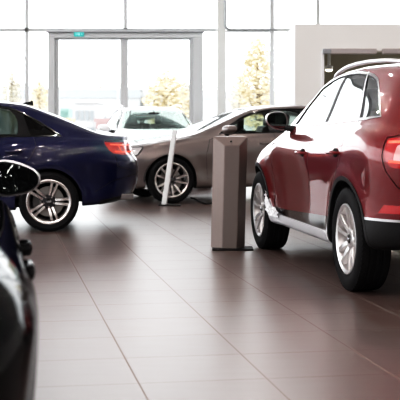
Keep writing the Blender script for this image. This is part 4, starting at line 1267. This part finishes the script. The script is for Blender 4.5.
# factory hall and smaller buildings
def building(name, x0, x1, z1, Y, depth, wall, label, roof=None, fascia=None, windows=(), wmat=None):
    b = tag(empty(name, ((x0+x1)/2, Y, ZG)), label, 'building')
    hw = (x1-x0)/2; h = z1-ZG
    bm = bmesh.new(); add_box(bm, (0, depth/2, h/2), (2*hw, depth, h)); from_bm('wall', bm, wall, b)
    bm = bmesh.new(); add_box(bm, (0, depth/2, h+.1), (2*hw+.3, depth+.3, .2)); from_bm('roof', bm, roof or wall, b)
    if fascia:
        bm = bmesh.new(); add_box(bm, (0, -.06, h-fascia[0]/2), (2*hw+.1, .12, fascia[0])); from_bm('fascia', bm, fascia[1], b)
    for (u0, u1, v0, v1) in windows:
        bm = bmesh.new(); add_box(bm, (-hw+2*hw*(u0+u1)/2, -.03, h*(v0+v1)/2), (2*hw*(u1-u0), .06, h*(v1-v0))); from_bm('window', bm, wmat, b)
    return b
m_hall = pbr('hall_cladding', (.42, .425, .42), .7); m_fas = pbr('hall_fascia', (.315, .335, .345), .6)
m_bw = pbr('building_white', (.42, .42, .42), .7); m_bg = pbr('building_window', (.24, .26, .27), .5)
m_red = pbr('roof_red', (.32, .22, .215), .7); m_green = pbr('panel_green', (.20, .31, .28), .6); m_or = pbr('panel_orange', (.36, .29, .19), .6)
Yh = 120
building('factory_hall', W(-60, Yh), W(140, Yh), Z(90, Yh), Yh, 20, m_hall, 'long pale factory hall with bluish roof band beyond the yard', fascia=(.8, m_fas), windows=[(.1+.085*k, .15+.085*k, .18, .42) for k in range(10)], wmat=m_bg)
Yh2 = 110
building('warehouse', W(145, Yh2), W(300, Yh2), Z(93, Yh2), Yh2, 20, m_hall, 'pale warehouse behind the yellow birches', fascia=(.6, m_fas), windows=[(.06+.12*k, .12+.12*k, .2, .45) for k in range(7)], wmat=m_bg)
Yo = 70
building('office_building', W(74, Yo), W(96, Yo), Z(103, Yo), Yo, 6, m_bw, 'small white office with grey windows outside the left door leaf', windows=[(.06+.23*k, .22+.23*k, v, v+.22) for k in range(4) for v in (.2, .6)], wmat=m_bg)
building('red_roofed_shed', W(97, 66), W(112, 66), Z(122, 66), 66, 4, m_bw, 'low shed with red roof outside the left door leaf', roof=m_red, fascia=(.35, m_red))
def container(px0, px1, py0, py1, Y, mat, label):
    c = tag(empty('container', (W((px0+px1)/2, Y), Y, ZG)), label, 'container')
    w = W(px1, Y)-W(px0, Y); h = Z(py0, Y)-ZG
    bm = bmesh.new(); add_box(bm, (0, 1, h/2), (w, 2, h), bevel=.03)
    for k in range(6): add_box(bm, (-w/2+w*(k+.5)/6, -.02, h/2), (w/14, .06, h*.86))
    from_bm('container_body', bm, mat, c)
container(60, 69, 108, 118, 60, m_green, 'green metal container outside the left door leaf')
container(62, 71, 118, 126, 56, m_or, 'orange skip in front of the green container')
# lamp posts along the road
for k, (x, y, Y) in enumerate(((8, 60, 70), (118, 66, 90), (212, 72, 85))):
    lp = tag(empty('lamp_post', (W(x, Y), Y, ZG)), ['thin lamp post outside the leftmost window', 'thin lamp post outside the left door leaf', 'thin lamp post outside the window beside the column'][k], 'lamp post', 'lamp posts outside')
    h = Z(y, Y)-ZG
    bm = bmesh.new(); add_tube(bm, [(0, 0, 0), (0, 0, h), (.2, 0, h+.1), (.8, 0, h+.15)], .04, 8); from_bm('post', bm, m_frame, lp, 50)
    bm = bmesh.new(); add_box(bm, (.95, 0, h+.14), (.4, .16, .08), bevel=.02); from_bm('lamp_head', bm, m_frame, lp)

# ------------------------------------------------------------------ light
w = bpy.data.worlds.new('overcast'); SC.world = w; w.use_nodes = True
nt = w.node_tree
bg = nt.nodes['Background']; bg.inputs['Color'].default_value = (.97, .98, 1., 1); bg.inputs['Strength'].default_value = 4.4
def spot(x, y, e=16):
    l = bpy.data.lights.new('ceiling_downlight', 'AREA'); l.shape = 'DISK'; l.size = .06; l.energy = e; l.color = (1., .92, .88)
    o = bpy.data.objects.new('ceiling_downlight', l); COL.objects.link(o); o.location = (x, y, HC-.35)
for i in range(8):
    for j in range(12):
        spot(-11.4+3.1*i+(.7 if j % 2 else 0), -7+2.8*j, 22)
rl = random.Random(5)
for j in range(13):        # spot tracks over the hall
    for i in range(18):
        spot(-9.2+.70*i+rl.uniform(-.2, .2), -30+3.1*j+rl.uniform(-.12, .12), 9)
pl = bpy.data.lights.new('side_room_fill', 'POINT'); pl.energy = 90; pl.color = (1, .95, .85); pl.shadow_soft_size = .1
o = bpy.data.objects.new('side_room_fill', pl); COL.objects.link(o); o.location = (4.5, YP+2.2, 2.3)  # added fill without a fixture, brightens the side room

# ------------------------------------------------------------------ camera
cd = bpy.data.cameras.new('camera'); cam = bpy.data.objects.new('camera', cd); COL.objects.link(cam)
cam.location = (0, 0, 1.2); cam.rotation_euler = (PI/2, 0, 0)
cd.sensor_width = 36; cd.lens = 36*1190/400; cd.shift_y = -79/400
cd.clip_end = 1000; cd.clip_start = .05
cd.dof.use_dof = True; cd.dof.focus_distance = 9.6; cd.dof.aperture_fstop = 6.5
SC.camera = cam
SC.view_settings.view_transform = 'Standard'; SC.view_settings.look = 'None'; SC.view_settings.exposure = 0.
vs = SC.view_settings
vs.use_curve_mapping = True
cm = vs.curve_mapping; cu = cm.curves[3]
for p in ((.045, .017), (.12, .070), (.17, .108), (.40, .40), (.62, .68)): cu.points.new(*p)
cm.update()
SC.cycles.use_denoising = True
SC.cycles.max_bounces = 10; SC.cycles.transparent_max_bounces = 16
SC.cycles.sample_clamp_indirect = 8
